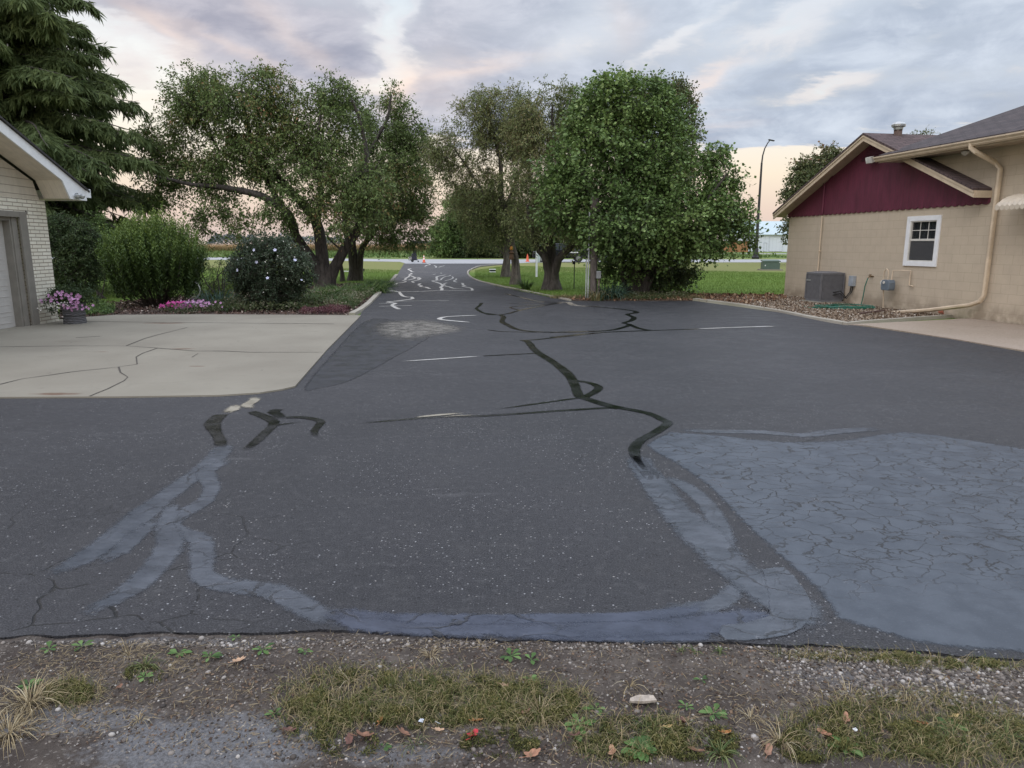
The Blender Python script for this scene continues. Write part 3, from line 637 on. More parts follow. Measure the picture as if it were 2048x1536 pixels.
# edge tufts along both lawn borders
def tufts(pxs, per_m, h, stops_mat, name, spread=.12):
    path = smooth_path(gp(pxs), .1); n = int(len(path) * per_m * .1); i = rng.integers(0, len(path), n); P = np.array(path)[i] + rng.normal(size=(n, 2)) * spread
    a = rng.uniform(0, 6.28, n); V, Q, T = blades(np.column_stack([P, np.full(n, -.02)]), np.column_stack([np.cos(a), np.sin(a), np.zeros(n)]), rng.uniform(h * .5, h, n), rng.uniform(.008, .016, n), rng.random(n), rng.uniform(.3, 1.1, n), 2)
    return tag(qmesh(name, V, Q, stops_mat, None, T), kind='stuff')
DRYB = leafmat('dry_blade', [(0, (.07, .10, .03)), (.4, (.20, .17, .08)), (1, (.42, .33, .2))], .25, .8, .2)
tufts([(1110, 596), (1200, 598), (1300, 598), (1400, 598)], 900, .22, DRYB, 'dry_grass', .10)
tufts([(1000, 571), (1060, 583), (1110, 594)], 350, .12, GB, 'edge_grass', .12)
# far verge weeds and the corn
n = 26000; X = rng.uniform(-110, 40, n); Y = rng.uniform(92, 172, n); a = rng.uniform(0, 6.28, n); k = fbm(X, Y, .08, 4, 5)
V, Q, T = blades(np.column_stack([X, Y, np.full(n, -.05)]), np.column_stack([np.cos(a), np.sin(a), np.zeros(n)]), rng.uniform(.25, .8, n) * (.5 + k), rng.uniform(.1, .3, n), np.clip(k + rng.normal(size=n) * .12 - .05, 0, 1), rng.uniform(.2, 1, n), 1)
tag(qmesh('roadside_weeds', V, Q, leafmat('weed_blade', [(0, (.05, .10, .02)), (.5, (.10, .16, .04)), (1, (.22, .22, .10))], .2, .8), None, T), kind='stuff')
n = 42000; X = rng.uniform(-190, 45, n); Y = 174 + rng.integers(0, 22, n) * .76 + rng.normal(size=n) * .05
h = rng.uniform(1.7, 2.15, n) + (fbm(X, Y, .05, 3, 8) - .5) * .3; P = np.column_stack([X, Y, np.full(n, -.05)])
parts = [blades(P, np.column_stack([rng.normal(size=n) * .1, rng.normal(size=n) * .1, np.zeros(n)]), h, .09, np.clip(.55 + rng.random(n) * .45, 0, 1), .08, 1)]
for zz, tn in ((.35, .15), (.75, .45), (1.2, .75)):
    a = rng.uniform(0, 6.28, n); parts.append(blades(P + np.array([0, 0, 1]) * zz, np.column_stack([np.cos(a), np.sin(a), np.zeros(n)]), rng.uniform(.5, .8, n), .16, np.clip(tn + rng.normal(size=n) * .15, 0, 1), 1.0, 2))
V, Q, T = joinq(parts); tag(qmesh('corn_field', V, Q, leafmat('dry_corn', [(0, (.11, .14, .04)), (.4, (.24, .20, .09)), (.75, (.36, .25, .13)), (1, (.42, .25, .13))], .25, .8, .2), None, T), kind='stuff')
# ------------------------------------------------------------------ shared materials
def brickmat(name, c1, c2, cm, w, h, mortar, axes='xz', bmp=.6, dist=.01, var=.25, rough=.85, smooth=.1, dirt=0.0, off=.5):
    m, t, p, tc = base_mat(name)
    x, y, z = t.sep(tc)
    if axes == 'xz': v = t.comb(t.math('ADD', x, y), z, 0)
    elif axes == 'yx': v = t.comb(y, t.math('MULTIPLY', x, 1.08), 0)
    else: v = t.comb(x, t.math('MULTIPLY', y, 1.08), 0)
    b = t.node('ShaderNodeTexBrick'); t.put(b.inputs['Vector'], v); b.offset = off
    b.inputs['Scale'].default_value = 1; b.inputs['Brick Width'].default_value = w; b.inputs['Row Height'].default_value = h
    b.inputs['Mortar Size'].default_value = mortar; b.inputs['Mortar Smooth'].default_value = smooth; b.inputs['Bias'].default_value = 0
    b.inputs['Color1'].default_value = (*c1, 1); b.inputs['Color2'].default_value = (*c2, 1); b.inputs['Mortar'].default_value = (*cm, 1)
    n = t.noise(tc, 3, 5, .6); f = t.noise(tc, 45, 4, .7)
    c = t.mix(t.math('MULTIPLY', t.mapr(n, .3, .7), var), b.outputs[0], tuple(q * .6 for q in c1))
    c = t.mix(t.math('MULTIPLY', f, .15), c, tuple(q * .5 for q in c1))
    if dirt:
        d = t.math('MULTIPLY', t.mapr(z, .5, .0), t.mapr(n, .3, .6)); c = t.mix(t.math('MULTIPLY', d, dirt), c, (.16, .12, .08))
        sv = t.noise(t.comb(t.math('MULTIPLY', x, 5), 0, t.math('MULTIPLY', z, .5)), 1.2, 4, .7)
        c = t.mix(t.math('MULTIPLY', t.mapr(sv, .55, .75), .22), c, tuple(q * .55 for q in c1))
    t.put(p.inputs['Base Color'], c); p.inputs['Roughness'].default_value = rough; p.inputs['Specular IOR Level'].default_value = .3
    h_ = t.math('SUBTRACT', t.math('MULTIPLY', f, .25), b.outputs['Fac']); bump(t, p, h_, bmp, dist); return m
def ribbed(name, col, axis, freq, depth=.5, var=.15, rough=.6, dist=.01, scalep=1.0):
    m, t, p, tc = base_mat(name); s = t.sep(tc); a = s['xyz'.index(axis)]
    w = t.math('FRACT', t.math('MULTIPLY', a, freq)); g = t.mapr(t.math('ABSOLUTE', t.math('SUBTRACT', w, .5)), .42, .5)
    n = t.noise(t.vmap(tc, (1, 1, .3)), 5, 5, .65)
    c = t.mix(t.mapr(n, .3, .7), tuple(v * (1 - var) for v in col), tuple(v * (1 + var) for v in col))
    c = t.mix(t.math('MULTIPLY', g, depth), c, tuple(v * .35 for v in col))
    t.put(p.inputs['Base Color'], c); p.inputs['Roughness'].default_value = rough
    bump(t, p, t.math('SUBTRACT', t.math('MULTIPLY', n, .2), g), .6, dist); return m
BLOCK = brickmat('painted_block', (.55, .465, .355), (.535, .45, .345), (.43, .36, .27), .40, .20, .0045, dirt=.6, var=.20, smooth=.4, bmp=.45, dist=.006)
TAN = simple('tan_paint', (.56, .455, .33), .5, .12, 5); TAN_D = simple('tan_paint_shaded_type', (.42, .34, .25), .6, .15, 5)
PLUM = ribbed('burgundy_boards', (.115, .020, .042), 'x', 10, .55, .18, .6)
WHITE = simple('white_paint', (.78, .79, .80), .45, .06, 6, bmp=.05); OFFW = simple('weathered_white', (.60, .58, .53), .6, .12, 6)
SHW = brickmat('shingle_wing', (.095, .068, .066), (.13, .092, .088), (.035, .026, .027), .33, .14, .010, 'yx', .8, .012, .4, .95)
SHM = brickmat('shingle_main', (.070, .060, .062), (.105, .085, .085), (.03, .025, .027), .33, .14, .010, 'xy', .8, .012, .4, .95)
DARK = simple('black_metal', (.018, .018, .020), .45, .3, 8); GREYM = simple('grey_metal', (.28, .29, .30), .4, .15, 10, metal=.7)
ACG = simple('charcoal_paint', (.14, .14, .148), .5, .15, 10); BLACKR = simple('black_rubber', (.015, .015, .015), .7, .2, 10)
GLASS, t_, p_, _ = base_mat('window_glass'); p_.inputs['Base Color'].default_value = (.025, .028, .032, 1); p_.inputs['Roughness'].default_value = .06
p_.inputs['Alpha'].default_value = .55
GALV = simple('galvanised', (.45, .46, .46), .38, .2, 12, metal=.6)
WOOD = simple('weathered_wood', (.16, .13, .10), .9, .35, 5, bmp=.6); ORANGE = simple('cone_orange', (.75, .12, .05), .5, .12, 6)
GREENH = simple('hose_green', (.02, .13, .085), .4, .15, 8); TERRA = simple('terracotta', (.36, .12, .07), .8, .2, 8)

# ------------------------------------------------------------------ block building on the right
bA = G(1572, 592); bB = G(2048, 651.5); bu = (bB - bA) / np.linalg.norm(bB - bA); bn = np.array([bu[1], -bu[0], 0])   # bn points out of the wall
B_RZ = math.atan2(bu[1], bu[0])
def BL(x, y, off=0.0):                   # pixel -> local (s, -off, z) on the plane 'off' in front of the wall
    r = ray(x, y); o = np.array([0, 0, EYE]); q = o + r * (np.dot(bA + bn * off - o, bn) / np.dot(r, bn)); return np.array([float(np.dot(q - bA, bu)), -off, float(q[2])])
def BG(x, y):                            # ground pixel -> local
    g = G(x, y) - bA; return np.array([float(np.dot(g, bu)), -float(np.dot(g, bn)), 0.0])
bld = thing('block_building', 'tan painted block building with burgundy gable boards and brown shingle roof', 'building', bA, B_RZ)
X0, X1, XM, XE = -.12, 7.42, 5.2, 14.0; ZW = 2.52
w0, w1, wz0, wz1 = 5.17, 6.12, 1.16, 2.22       # window hole
b = MB()
b.box(X0, w0, 0, .2, -.1, ZW); b.box(w1, X1, 0, .2, -.1, ZW); b.box(w0, w1, 0, .2, -.1, wz0); b.box(w0, w1, 0, .2, wz1, ZW)
b.box(X0, X0 + .2, .2, 9, -.1, ZW); b.box(X0, X1, 9, 9.2, -.1, ZW)
b.box(X1, XE, 0, .2, -.1, 3.62); b.box(XM, X1, .001, .2, ZW, 3.62); b.box(XM, XM + .2, .2, 9.2, ZW, 3.62); b.box(XE - .2, XE, .2, 9.2, -.1, 3.62)
b.build('wall', BLOCK, bld)
b = MB(); b.box(X0 + .15, X1, .6, .65, 0, 2.4); b.build('dark_room_backing', DARK, bld)  # black sheet stands for the unlit room behind the window
# burgundy gable with scalloped lower edge
ZE, ZP, SP = 2.50, 4.30, 3.72
poly = [(X0 - .06, 2.62), (SP, ZP), (X1 + .05, 2.72)]; sc = []
n_sc = 37; wsc = (X1 + .05 - (X0 - .06)) / n_sc
for i in range(n_sc):
    xr = X1 + .05 - i * wsc
    for k in range(1 if i else 0, 7):
        a = math.pi * k / 6; sc.append((xr - wsc / 2 + math.cos(a) * wsc / 2, ZE - .055 * math.sin(a)))
b = MB(); b.prism((poly + sc)[::-1], -.035, -.005, lambda p, t_: (p[0], t_, p[1])); b.build('gable_panel', PLUM, bld)
b = MB()
for i in range(7):
    hw = .55 - i * .075; b.obox((SP, -.05, 3.80 + i * .06), (1, 0, 0), (0, 1, 0), (0, 0, 1), hw, .012, .020)
b.build('gable_vent', simple('burgundy_dark', (.07, .014, .03), .6), bld)
# wing roof
def rooflocal(bb, s0, z0, s1, z1, y0, y1, th):
    bb.add([(s0, y0, z0), (s1, y0, z1), (s1, y1, z1), (s0, y1, z0), (s0, y0, z0 - th), (s1, y0, z1 - th), (s1, y1, z1 - th), (s0, y1, z0 - th)],
           [(0, 1, 2, 3), (7, 6, 5, 4), (0, 4, 5, 1), (1, 5, 6, 2), (2, 6, 7, 3), (3, 7, 4, 0)])
ER = (7.46, 2.78); EL = (-.36, 2.60); PK = (SP, 4.42)
b = MB(); rooflocal(b, *EL, *PK, -.46, 9.6, .05); b.build('roof', SHW, bld)
b = MB(); rooflocal(b, *PK, *ER, -.46, 9.6, .05); wr = b.build('roof', SHW, bld)
b = MB()
for (s0, z0), (s1, z1) in ((EL, PK), (PK, ER)):
    b.prism([(s0, z0 - .052), (s1, z1 - .052), (s1, z1 - .20), (s0, z0 - .20)], -.43, -.39, lambda p, t_: (p[0], t_, p[1]))
    b.prism([(s0, z0 - .054), (s1, z1 - .054), (s1, z1 - .10), (s0, z0 - .10)], -.45, -.432, lambda p, t_: (p[0], t_, p[1]))
b.box(ER[0] - .02, ER[0] + .02, -.385, -.0, ER[1] - .20, ER[1] - .055)
b.build('rake_board', TAN, bld)
b = MB()
for (s0, z0), (s1, z1) in ((EL, PK), (PK, ER)): b.prism([(s0, z0 - .12), (s1, z1 - .12), (s1, z1 - .14), (s0, z0 - .14)], -.388, -.036, lambda p, t_: (p[0], t_, p[1]))
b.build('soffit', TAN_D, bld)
# main roof
ey, ez = -.62, 3.76; sl_ = .37
mr0 = 4.62
b = MB(); yr = 3.4; zr = ez + sl_ * (yr - ey)
b.add([(mr0, ey, ez), (XE + 1, ey, ez), (XE + 1, yr, zr), (mr0 + 1.6, yr, zr), (mr0, ey, ez - .05), (XE + 1, ey, ez - .05), (XE + 1, yr, zr - .05), (mr0 + 1.6, yr, zr - .05)],
      [(0, 1, 2, 3), (7, 6, 5, 4), (0, 4, 5, 1), (1, 5, 6, 2), (2, 6, 7, 3), (3, 7, 4, 0)])
b.add([(XE + 1, yr, zr), (mr0 + 1.6, yr, zr), (mr0, yr * 2 - ey, ez), (XE + 1, yr * 2 - ey, ez)], [(0, 1, 2, 3)]); b.build('roof', SHM, bld)
b = MB(); b.box(mr0 + .02, XE + 1, ey + .02, .0, ez - .17, ez - .13); b.box(mr0 + .01, XE + 1, ey + .005, ey + .018, ez - .19, ez - .06)
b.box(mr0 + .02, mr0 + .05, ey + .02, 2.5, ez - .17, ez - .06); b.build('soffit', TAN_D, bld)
prof = [(0, 0), (-.05, 0), (-.075, .03), (-.075, .045), (-.10, .075), (-.115, .085), (-.115, .115), (-.105, .115), (-.105, .09), (0, .03)]
b = MB(); b.prism([(ey - .0 + q[0], ez - .16 + q[1]) for q in prof], mr0 - .05, XE + 1, lambda p, t_: (t_, p[0], p[1])); b.build('gutter', TAN, bld)
# downspout
dp = [BL(1942, 288, .66) + np.array([0, 0, .03]), BL(1942, 296, .66), BL(1950, 303, .62), BL(1990, 325, .14), BL(1998, 338, .09), BL(1992, 420, .09), BL(1978, 520, .09), BL(1967, 590, .09),
      BL(1960, 603, .12), BL(1940, 610, .16), BL(1925, 612, .20), BL(1860, 620, .34), BL(1785, 625.5, .55)]
dx = float(np.mean([p[0] for p in dp[4:8]]))
for q in dp[4:8]: q[0] = dx
b = MB(); b.tube(dp, .058, 8, flat=.8); b.build('downspout', TAN, bld)
# window
b = MB()
def ring(bb, x0, x1, z0, z1, w, y0, y1):
    bb.box(x0, x0 + w, y0, y1, z0, z1); bb.box(x1 - w, x1, y0, y1, z0, z1); bb.box(x0 + w, x1 - w, y0, y1, z1 - w, z1); bb.box(x0 + w, x1 - w, y0, y1, z0, z0 + w)
wn = MB(); ring(wn, w0 - .07, w1 + .06, wz0 - .06, wz1 + .06, .115, -.035, .0); win = wn.build('window', WHITE, bld, .004)
b = MB(); ring(b, w0 + .03, w1 - .03, wz0 + .03, wz1 - .03, .05, -.02, .06); mid = 1.72
b.box(w0 + .08, w1 - .08, -.004, .05, mid - .025, mid + .025); b.build('frame', OFFW, win, .003)
b = MB()
for k in (1, 2):
    xx = w0 + .08 + (w1 - w0 - .16) * k / 3; b.box(xx - .008, xx + .008, .012, .022, mid + .026, wz1 - .081); b.box(xx - .007, xx + .007, .04, .046, wz0 + .081, mid - .026)
zc = (mid + wz1 - .05) / 2; b.box(w0 + .081, w1 - .081, .0105, .0235, zc - .008, zc + .008); zc = (mid + wz0 + .05) / 2; b.box(w0 + .081, w1 - .081, .039, .047, zc - .007, zc + .007)
b.build('muntin', OFFW, win)
b = MB(); b.box(w0 + .079, w1 - .079, .026, .032, wz0 + .079, wz1 - .079); b.build('pane', GLASS, win)
m_, t_, p_, tc_ = base_mat('window_screen'); p_.inputs['Base Color'].default_value = (.10, .10, .105, 1); p_.inputs['Alpha'].default_value = .5; SCR = m_
b = MB(); b.box(w0 + .085, w1 - .085, .002, .004, wz0 + .085, mid - .03); b.build('screen', SCR, win)
m_, t_, p_, tc_ = base_mat('lace_curtain'); s_ = t_.sep(tc_)
wv = t_.math('SINE', t_.math('MULTIPLY', t_.math('ADD', s_[0], t_.math('MULTIPLY', t_.noise(tc_, 3, 3), .3)), 62)); t_.put(p_.inputs['Base Color'], t_.mix(t_.mapr(wv, -1, 1), (.10, .10, .11), (.34, .34, .35))); CUR = m_
pts = [(w0 + .0 + i * .0317, .13 + .018 * math.sin(i * 1.9) + .01 * math.sin(i * .7)) for i in range(30)]
b = MB()
for i in range(29): b.add([(pts[i][0], pts[i][1], wz0), (pts[i + 1][0], pts[i + 1][1], wz0), (pts[i + 1][0], pts[i + 1][1], wz1), (pts[i][0], pts[i][1], wz1)], [(0, 1, 2, 3)], True)
b.build('curtain', CUR, win)
# awning: scalloped ribs
a0 = BL(1999, 400, .55); awx = a0[0] - .0
b = MB(); n_r = 22
for i in range(n_r):
    x0 = awx + i * .115; arc = []
    for k in range(7):
        tt = k / 6; arc.append((x0, -.02 - .62 * math.sin(tt * 1.35) / math.sin(1.35), 2.60 - .23 * (1 - math.cos(tt * 1.35)) / (1 - math.cos(1.35))))
    for k in range(6):
        (xa, ya, za), (xb, yb, zb) = arc[k], arc[k + 1]; hw = .0575
        b.add([(xa, ya, za - .02), (xa + hw, ya, za + .012), (xa + 2 * hw, ya, za - .02), (xb, yb, zb - .02), (xb + hw, yb, zb + .012), (xb + 2 * hw, yb, zb - .02)], [(0, 1, 4, 3), (1, 2, 5, 4)], True)
    xa, ya, za = arc[6]
    b.add([(xa, ya, za - .02), (xa + .115, ya, za - .02), (xa + .105, ya, za - .075), (xa + .0575, ya, za - .10), (xa + .01, ya, za - .075), (xa + .0575, ya, za + .012)], [(0, 1, 2, 3, 4), (0, 5, 1)])
b.build('awning', simple('cream_awning', (.56, .49, .39), .5, .1, 6), bld)
# conduit, flood light, soffit lamp
q = BL(1650, 372, .05); b = MB(); b.tube([(q[0], -.06, 3.32), (q[0], -.06, ZE)], .022, 8); b.tube([(q[0] - .12, -.07, 3.36), (q[0] + .02, -.07, 3.30), (q[0] + .35, -.07, 3.52)], .014, 6)
b.build('conduit', PLUM, bld)
b = MB(); b.tube([(q[0], -.06, ZE - .07), (q[0], -.06, .75)], .020, 8); b.tube([(q[0], -.03, 1.42), (q[0], -.09, 1.42)], .03, 8); b.build('conduit', TAN, bld)
q = BL(1740, 320, .22); fl = MB(); fl.obox((q[0], q[1], q[2]), (1, 0, 0), (0, .95, .3), (0, -.3, .95), .11, .05, .08); fo = fl.build('flood_light', OFFW, bld, .01)
b = MB(); b.obox((q[0], q[1] - .052, q[2] - .017), (1, 0, 0), (0, .95, .3), (0, -.3, .95), .09, .004, .06); b.build('lens', simple('lamp_lens', (.7, .7, .66), .15), fo)
b = MB(); b.tube([(q[0] + .05, q[1] + .05, q[2]), (q[0] + .16, -.03, q[2] + .03)], .03, 8); b.lathe([(.06, 0), (.06, .02)], 12, (q[0] + .2, -.06, q[2] + .04)); b.build('bracket', DARK, fo)
q = BL(1930, 312, .3); b = MB(); b.lathe([(.02, -.09), (.07, -.05), (.085, 0), (.05, .012)], 16, (q[0], q[1], ez - .19)); b.build('soffit_lamp', OFFW, bld)
# metal vent on the wing ridge
vq = None
for yy in np.arange(0, 8, .03):
    t3 = BL(1790, 262, -yy)
    if t3[0] <= SP + .10: vq = (SP + .10, yy + .08); break
if vq is None: vq = (SP + .25, 3.0)
rv = MB(); rv.box(vq[0] - .07, vq[0] + .07, vq[1] - .07, vq[1] + .07, 4.1, 4.50); ro = rv.build('roof_vent', simple('flue_brown', (.16, .11, .09), .8), bld)
b = MB(); cx_, cy_ = vq; V8 = lambda r, z: [(cx_ + r * math.cos(math.pi / 8 + math.pi / 4 * k), cy_ + r * math.sin(math.pi / 8 + math.pi / 4 * k), z) for k in range(8)]
vs = V8(.11, 4.50) + V8(.12, 4.56) + V8(.17, 4.58) + V8(.175, 4.63) + V8(.13, 4.68) + V8(.06, 4.70)
b.add(vs, [(i * 8 + k, i * 8 + (k + 1) % 8, i * 8 + 8 + (k + 1) % 8, i * 8 + 8 + k) for i in range(5) for k in range(8)] + [tuple(40 + k for k in range(8))]); b.build('cap', GALV, ro)

# ------------------------------------------------------------------ things beside the building
def BW(p): p = np.array(p, float); return bA + bu * p[0] - bn * p[1] + np.array([0, 0, p[2]])
c0 = BG(1639, 607.3); S = .69
ac = thing('condenser', 'charcoal air conditioner condenser on the gravel against the tan block wall', 'air conditioner', BW((c0[0] - S / 2, c0[1] + S / 2, 0)), B_RZ)
b = MB(); b.box(-.45, .45, -.45, .45, -.02, .05); b.build('pad', CONC, ac, .01)
def rsq(r, ch): return [(-r + ch, -r), (r - ch, -r), (r, -r + ch), (r, r - ch), (r - ch, r), (-r + ch, r), (-r, r - ch), (-r, -r + ch)]
b = MB(); b.prism(rsq(S / 2 - .015, .03), .05, .80, lambda p, t_: (p[0], p[1], t_)); b.build('coil', simple('dark_fins', (.035, .035, .038), .7), ac)
b = MB()
for side in range(4):
    an = side * math.pi / 2; c_, s_ = math.cos(an), math.sin(an)
    for k in range(27):
        o = -S / 2 + .05 + k * (S - .1) / 26
        cx, cy = (o * c_ - (-S / 2) * s_, o * s_ + (-S / 2) * c_)
        b.obox((cx, cy, .43), (c_, s_, 0), (-s_, c_, 0), (0, 0, 1), .0075, .008, .36)
    for zz in (.2, .35, .5, .65):
        cx, cy = (S / 2 - .006) * s_, -(S / 2 - .006) * c_
        b.obox((cx, cy, zz), (c_, s_, 0), (-s_, c_, 0), (0, 0, 1), S / 2 - .04, .005, .004)
b.build('louvre', ACG, ac)
b = MB(); b.prism(rsq(S / 2 + .012, .03), .05, .10, lambda p, t_: (p[0], p[1], t_))
for sx, sy in ((-1, -1), (1, -1), (1, 1), (-1, 1)): b.box(sx * S / 2 - .022, sx * S / 2 + .022, sy * S / 2 - .022, sy * S / 2 + .022, .10, .79)
b.build('frame', ACG, ac)
b = MB(); n = 32; outer = []
for k in range(n):
    a = 2 * math.pi * k / n; m_ = max(abs(math.cos(a)), abs(math.sin(a))); outer.append((math.cos(a) / m_ * (S / 2 + .015), math.sin(a) / m_ * (S / 2 + .015)))
inn = [(math.cos(2 * math.pi * k / n) * .28, math.sin(2 * math.pi * k / n) * .28) for k in range(n)]
vs = [(*p, .79) for p in outer] + [(*p, .84) for p in outer] + [(*p, .87) for p in inn] + [(*p, .80) for p in inn]
b.add(vs, [(i * n + k, i * n + (k + 1) % n, i * n + n + (k + 1) % n, i * n + n + k) for i in range(3) for k in range(n)])
for r_ in (.06, .12, .18, .24): b.tube([(math.cos(2 * math.pi * k / 24) * r_, math.sin(2 * math.pi * k / 24) * r_, .868) for k in range(24)], .004, 5, True)
for k in range(8): b.tube([(0, 0, .868), (math.cos(k * math.pi / 4) * .28, math.sin(k * math.pi / 4) * .28, .868)], .004, 5)
b.build('top_cover', ACG, ac)
b = MB(); b.box(-S / 2 - .003 + .0, S / 2 * -.4, -S / 2 - .02, -S / 2 - .012, .60, .65); b.build('badge', GALV, ac)
q = BL(1705, 562, .05); eb = thing('disconnect_box', 'small grey electrical box on the block wall right of the condenser', 'electrical box', BW((q[0], 0, q[2])), B_RZ)
b = MB(); b.box(-.09, .09, -.11, -.003, -.14, .14); b.build('cover', simple('box_grey', (.30, .33, .36), .5), eb, .008)
cpt = BW((c0[0] - .0, c0[1] + .35, .30)); Rm = Matrix.Rotation(-B_RZ, 3, 'Z')
def rel(o, p): v = Rm @ (Vector(p) - o.location); return (v.x, v.y, v.z)
e_ = rel(eb, cpt)
for dx_ in (-.035, .035):
    b = MB(); b.tube([(dx_, -.055, -.13), (dx_, -.07, -.3), (dx_ - .15, -.10, -.48), (e_[0] * .6, e_[1] * .6, e_[2] * 1.0 + .02 + dx_), (e_[0] - .05, e_[1], e_[2] - .05 + dx_)], .016, 8); b.build('cable', BLACKR, eb)
# tap with hanging hose, and the coil
q = BL(1739, 553, .08); hx, hy, hz = q
tp = thing('tap', 'brass hose tap on the block wall with a green hose end hanging down', 'tap', BW((hx, 0, hz)), B_RZ)
BRASS = simple('dull_brass', (.22, .15, .08), .4, .2, 10, metal=.7)
b = MB(); b.tube([(0, -.0, 0), (0, -.08, 0), (0, -.12, -.04)], .014, 8); b.tube([(0, -.06, 0), (0, -.06, .05)], .01, 8); b.tube([(-.05, -.06, .05), (.05, -.06, .05)], .01, 6); b.tube([(-.11, -.02, .02), (.08, -.02, .01)], .012, 6); b.build('body', BRASS, tp)
hs = MB(); g0 = BG(1690, 617); pts = [BW((hx, hy - .04, hz - .04)), BW((hx - .01, hy - .10, hz - .25)), BW((hx - .02, hy - .12, .25)), BW((hx - .02, hy - .16, .02))]
cc = BW((g0[0], g0[1], 0)); r0 = random.Random(3)
e0 = pts[-1]; N = 7 * 26
for k in range(N):
    a = 2 * math.pi * k / 26 + .3; rr = .46 + .14 * math.sin(k * .37) + r0.uniform(-.008, .008); loopi = k // 26
    pts.append(cc + np.array([math.cos(a) * rr * 1.35, math.sin(a) * rr * .62 + .06 * math.sin(loopi * 2.1), .018 + .012 * loopi * (.5 + .5 * math.sin(a * 1.0 + loopi))]))
gend = BW(BG(1596, 610)); pts += [cc + np.array([-.9, .0, .015]), gend]
pts = [np.array(p) for p in pts]
hs.tube(pts, .0135, 6); tag(hs.build('garden_hose', GREENH), 'green garden hose coiled on the gravel in front of the condenser', 'garden hose')
# gas meter
q = BL(1776, 570, .25); gm = thing('gas_meter', 'grey gas meter with bent tan pipes on the block wall below the window', 'gas meter', BW((q[0], 0, q[2])), B_RZ)
GM = simple('meter_grey', (.13, .16, .19), .5, .15, 8)
b = MB(); b.prism([(-.13, -.13), (.13, -.13), (.15, -.08), (.15, .06), (.11, .13), (-.11, .13), (-.15, .06), (-.15, -.08)], -.34, -.16, lambda p, t_: (p[0], t_, p[1])); b.build('body', GM, gm, .015)
b = MB(); b.tube([(-.03, -.345, .06), (-.03, -.36, .06)], .035, 16); b.build('dial', OFFW, gm)
b = MB(); b.tube([(-.20, -.28, .05), (-.20, -.24, .05)], .06, 16); b.tube([(-.20, -.26, .05), (-.20, -.26, -.06)], .03, 8); b.build('regulator', OFFW, gm)
b = MB()
pipe = lambda P_: b.tube(P_, .017, 8)
pipe([(-.20, -.24, .12), (-.20, -.24, .30), (-.165, -.24, .37), (-.11, -.24, .39), (-.06, -.24, .36), (-.04, -.24, .28), (-.04, -.24, .13)])
pipe([(.09, -.24, .13), (.09, -.22, .36), (.30, -.12, .37), (.50, -.06, .37), (.50, -.06, .02), (.62, -.05, .0)])
pipe([(-.20, -.24, -.02), (-.20, -.20, -.2), (-.21, -.16, -q[2])])
b.build('pipe', TAN, gm)
q = BL(1758, 612, .1)
# scrap board, pots, stones
for (xa, ya, xb, yb, lab) in ((1721, 629, 1770, 623, 'dark broken board lying on the gravel left of the downspout end'),):
    A_, B_ = G(xa, ya), G(xb, yb); b = MB(); d = (B_ - A_); L = np.linalg.norm(d); d /= L; b.obox((A_ + B_) / 2 + np.array([0, 0, .03]), d, np.cross([0, 0, 1], d), (0, 0, 1), L / 2, .05, .014)
    tag(b.build('board', simple('dark_old_wood', (.09, .05, .04), .9, .4, 8)), lab, 'board')
for (x, y, r_, tilt, lab) in ((1879, 630, .085, 1.4, 'smaller cracked terracotta pot under the downspout'), (1900, 630, .11, .5, 'larger broken terracotta pot by the wall corner')):
    b = MB(); b.lathe([(r_ * .62, 0), (r_ * .9, r_ * 1.4), (r_ * 1.08, r_ * 1.42), (r_ * 1.08, r_ * 1.75), (r_ * .95, r_ * 1.75), (r_ * .8, r_ * 1.2), (r_ * .5, .02)], 18, cap=False)
    o = tag(b.build('pot', TERRA), lab, 'plant pot', 'terracotta pots under the downspout'); g = G(x, y); o.location = (g[0], g[1], .03 + r_ * .5 * math.sin(tilt)); o.rotation_euler = (tilt, .3, x)

# ------------------------------------------------------------------ garage on the left
gA = G(119, 643); gu = np.array([.04, -.9992, 0]); gn = np.array([.9992, .04, 0]); G_RZ = math.atan2(gu[1], gu[0])
gar = thing('garage', 'cream brick garage with grey overhead door and white trimmed eaves', 'garage', gA, G_RZ)
CBRK = brickmat('cream_brick', (.76, .73, .62), (.68, .64, .53), (.27, .22, .17), .30, .073, .008, 'xz', .9, .012, .3, .85, .1, .35)
SID = ribbed('beige_siding', (.48, .43, .35), 'z', 6.6, .7, .1, .6, .012)
SOF = ribbed('beige_soffit', (.70, .62, .51), 'y', 9, .18, .08, .6, .004)
TRIM = simple('taupe_trim', (.20, .185, .16), .6, .12, 6); RED = simple('red_brick_edge', (.27, .13, .09), .9, .3, 20)
d0, d1, dz = 1.12, 6.0, 2.12
b = MB(); b.box(0, .70, -.25, 0, -.05, 2.5); b.box(.70, 7.0, -.25, 0, 2.24, 2.5); b.box(6.4, 7.0, -.25, 0, -.05, 2.24); b.box(0, .25, -8, -.25, -.05, 2.5); b.build('wall', CBRK, gar)
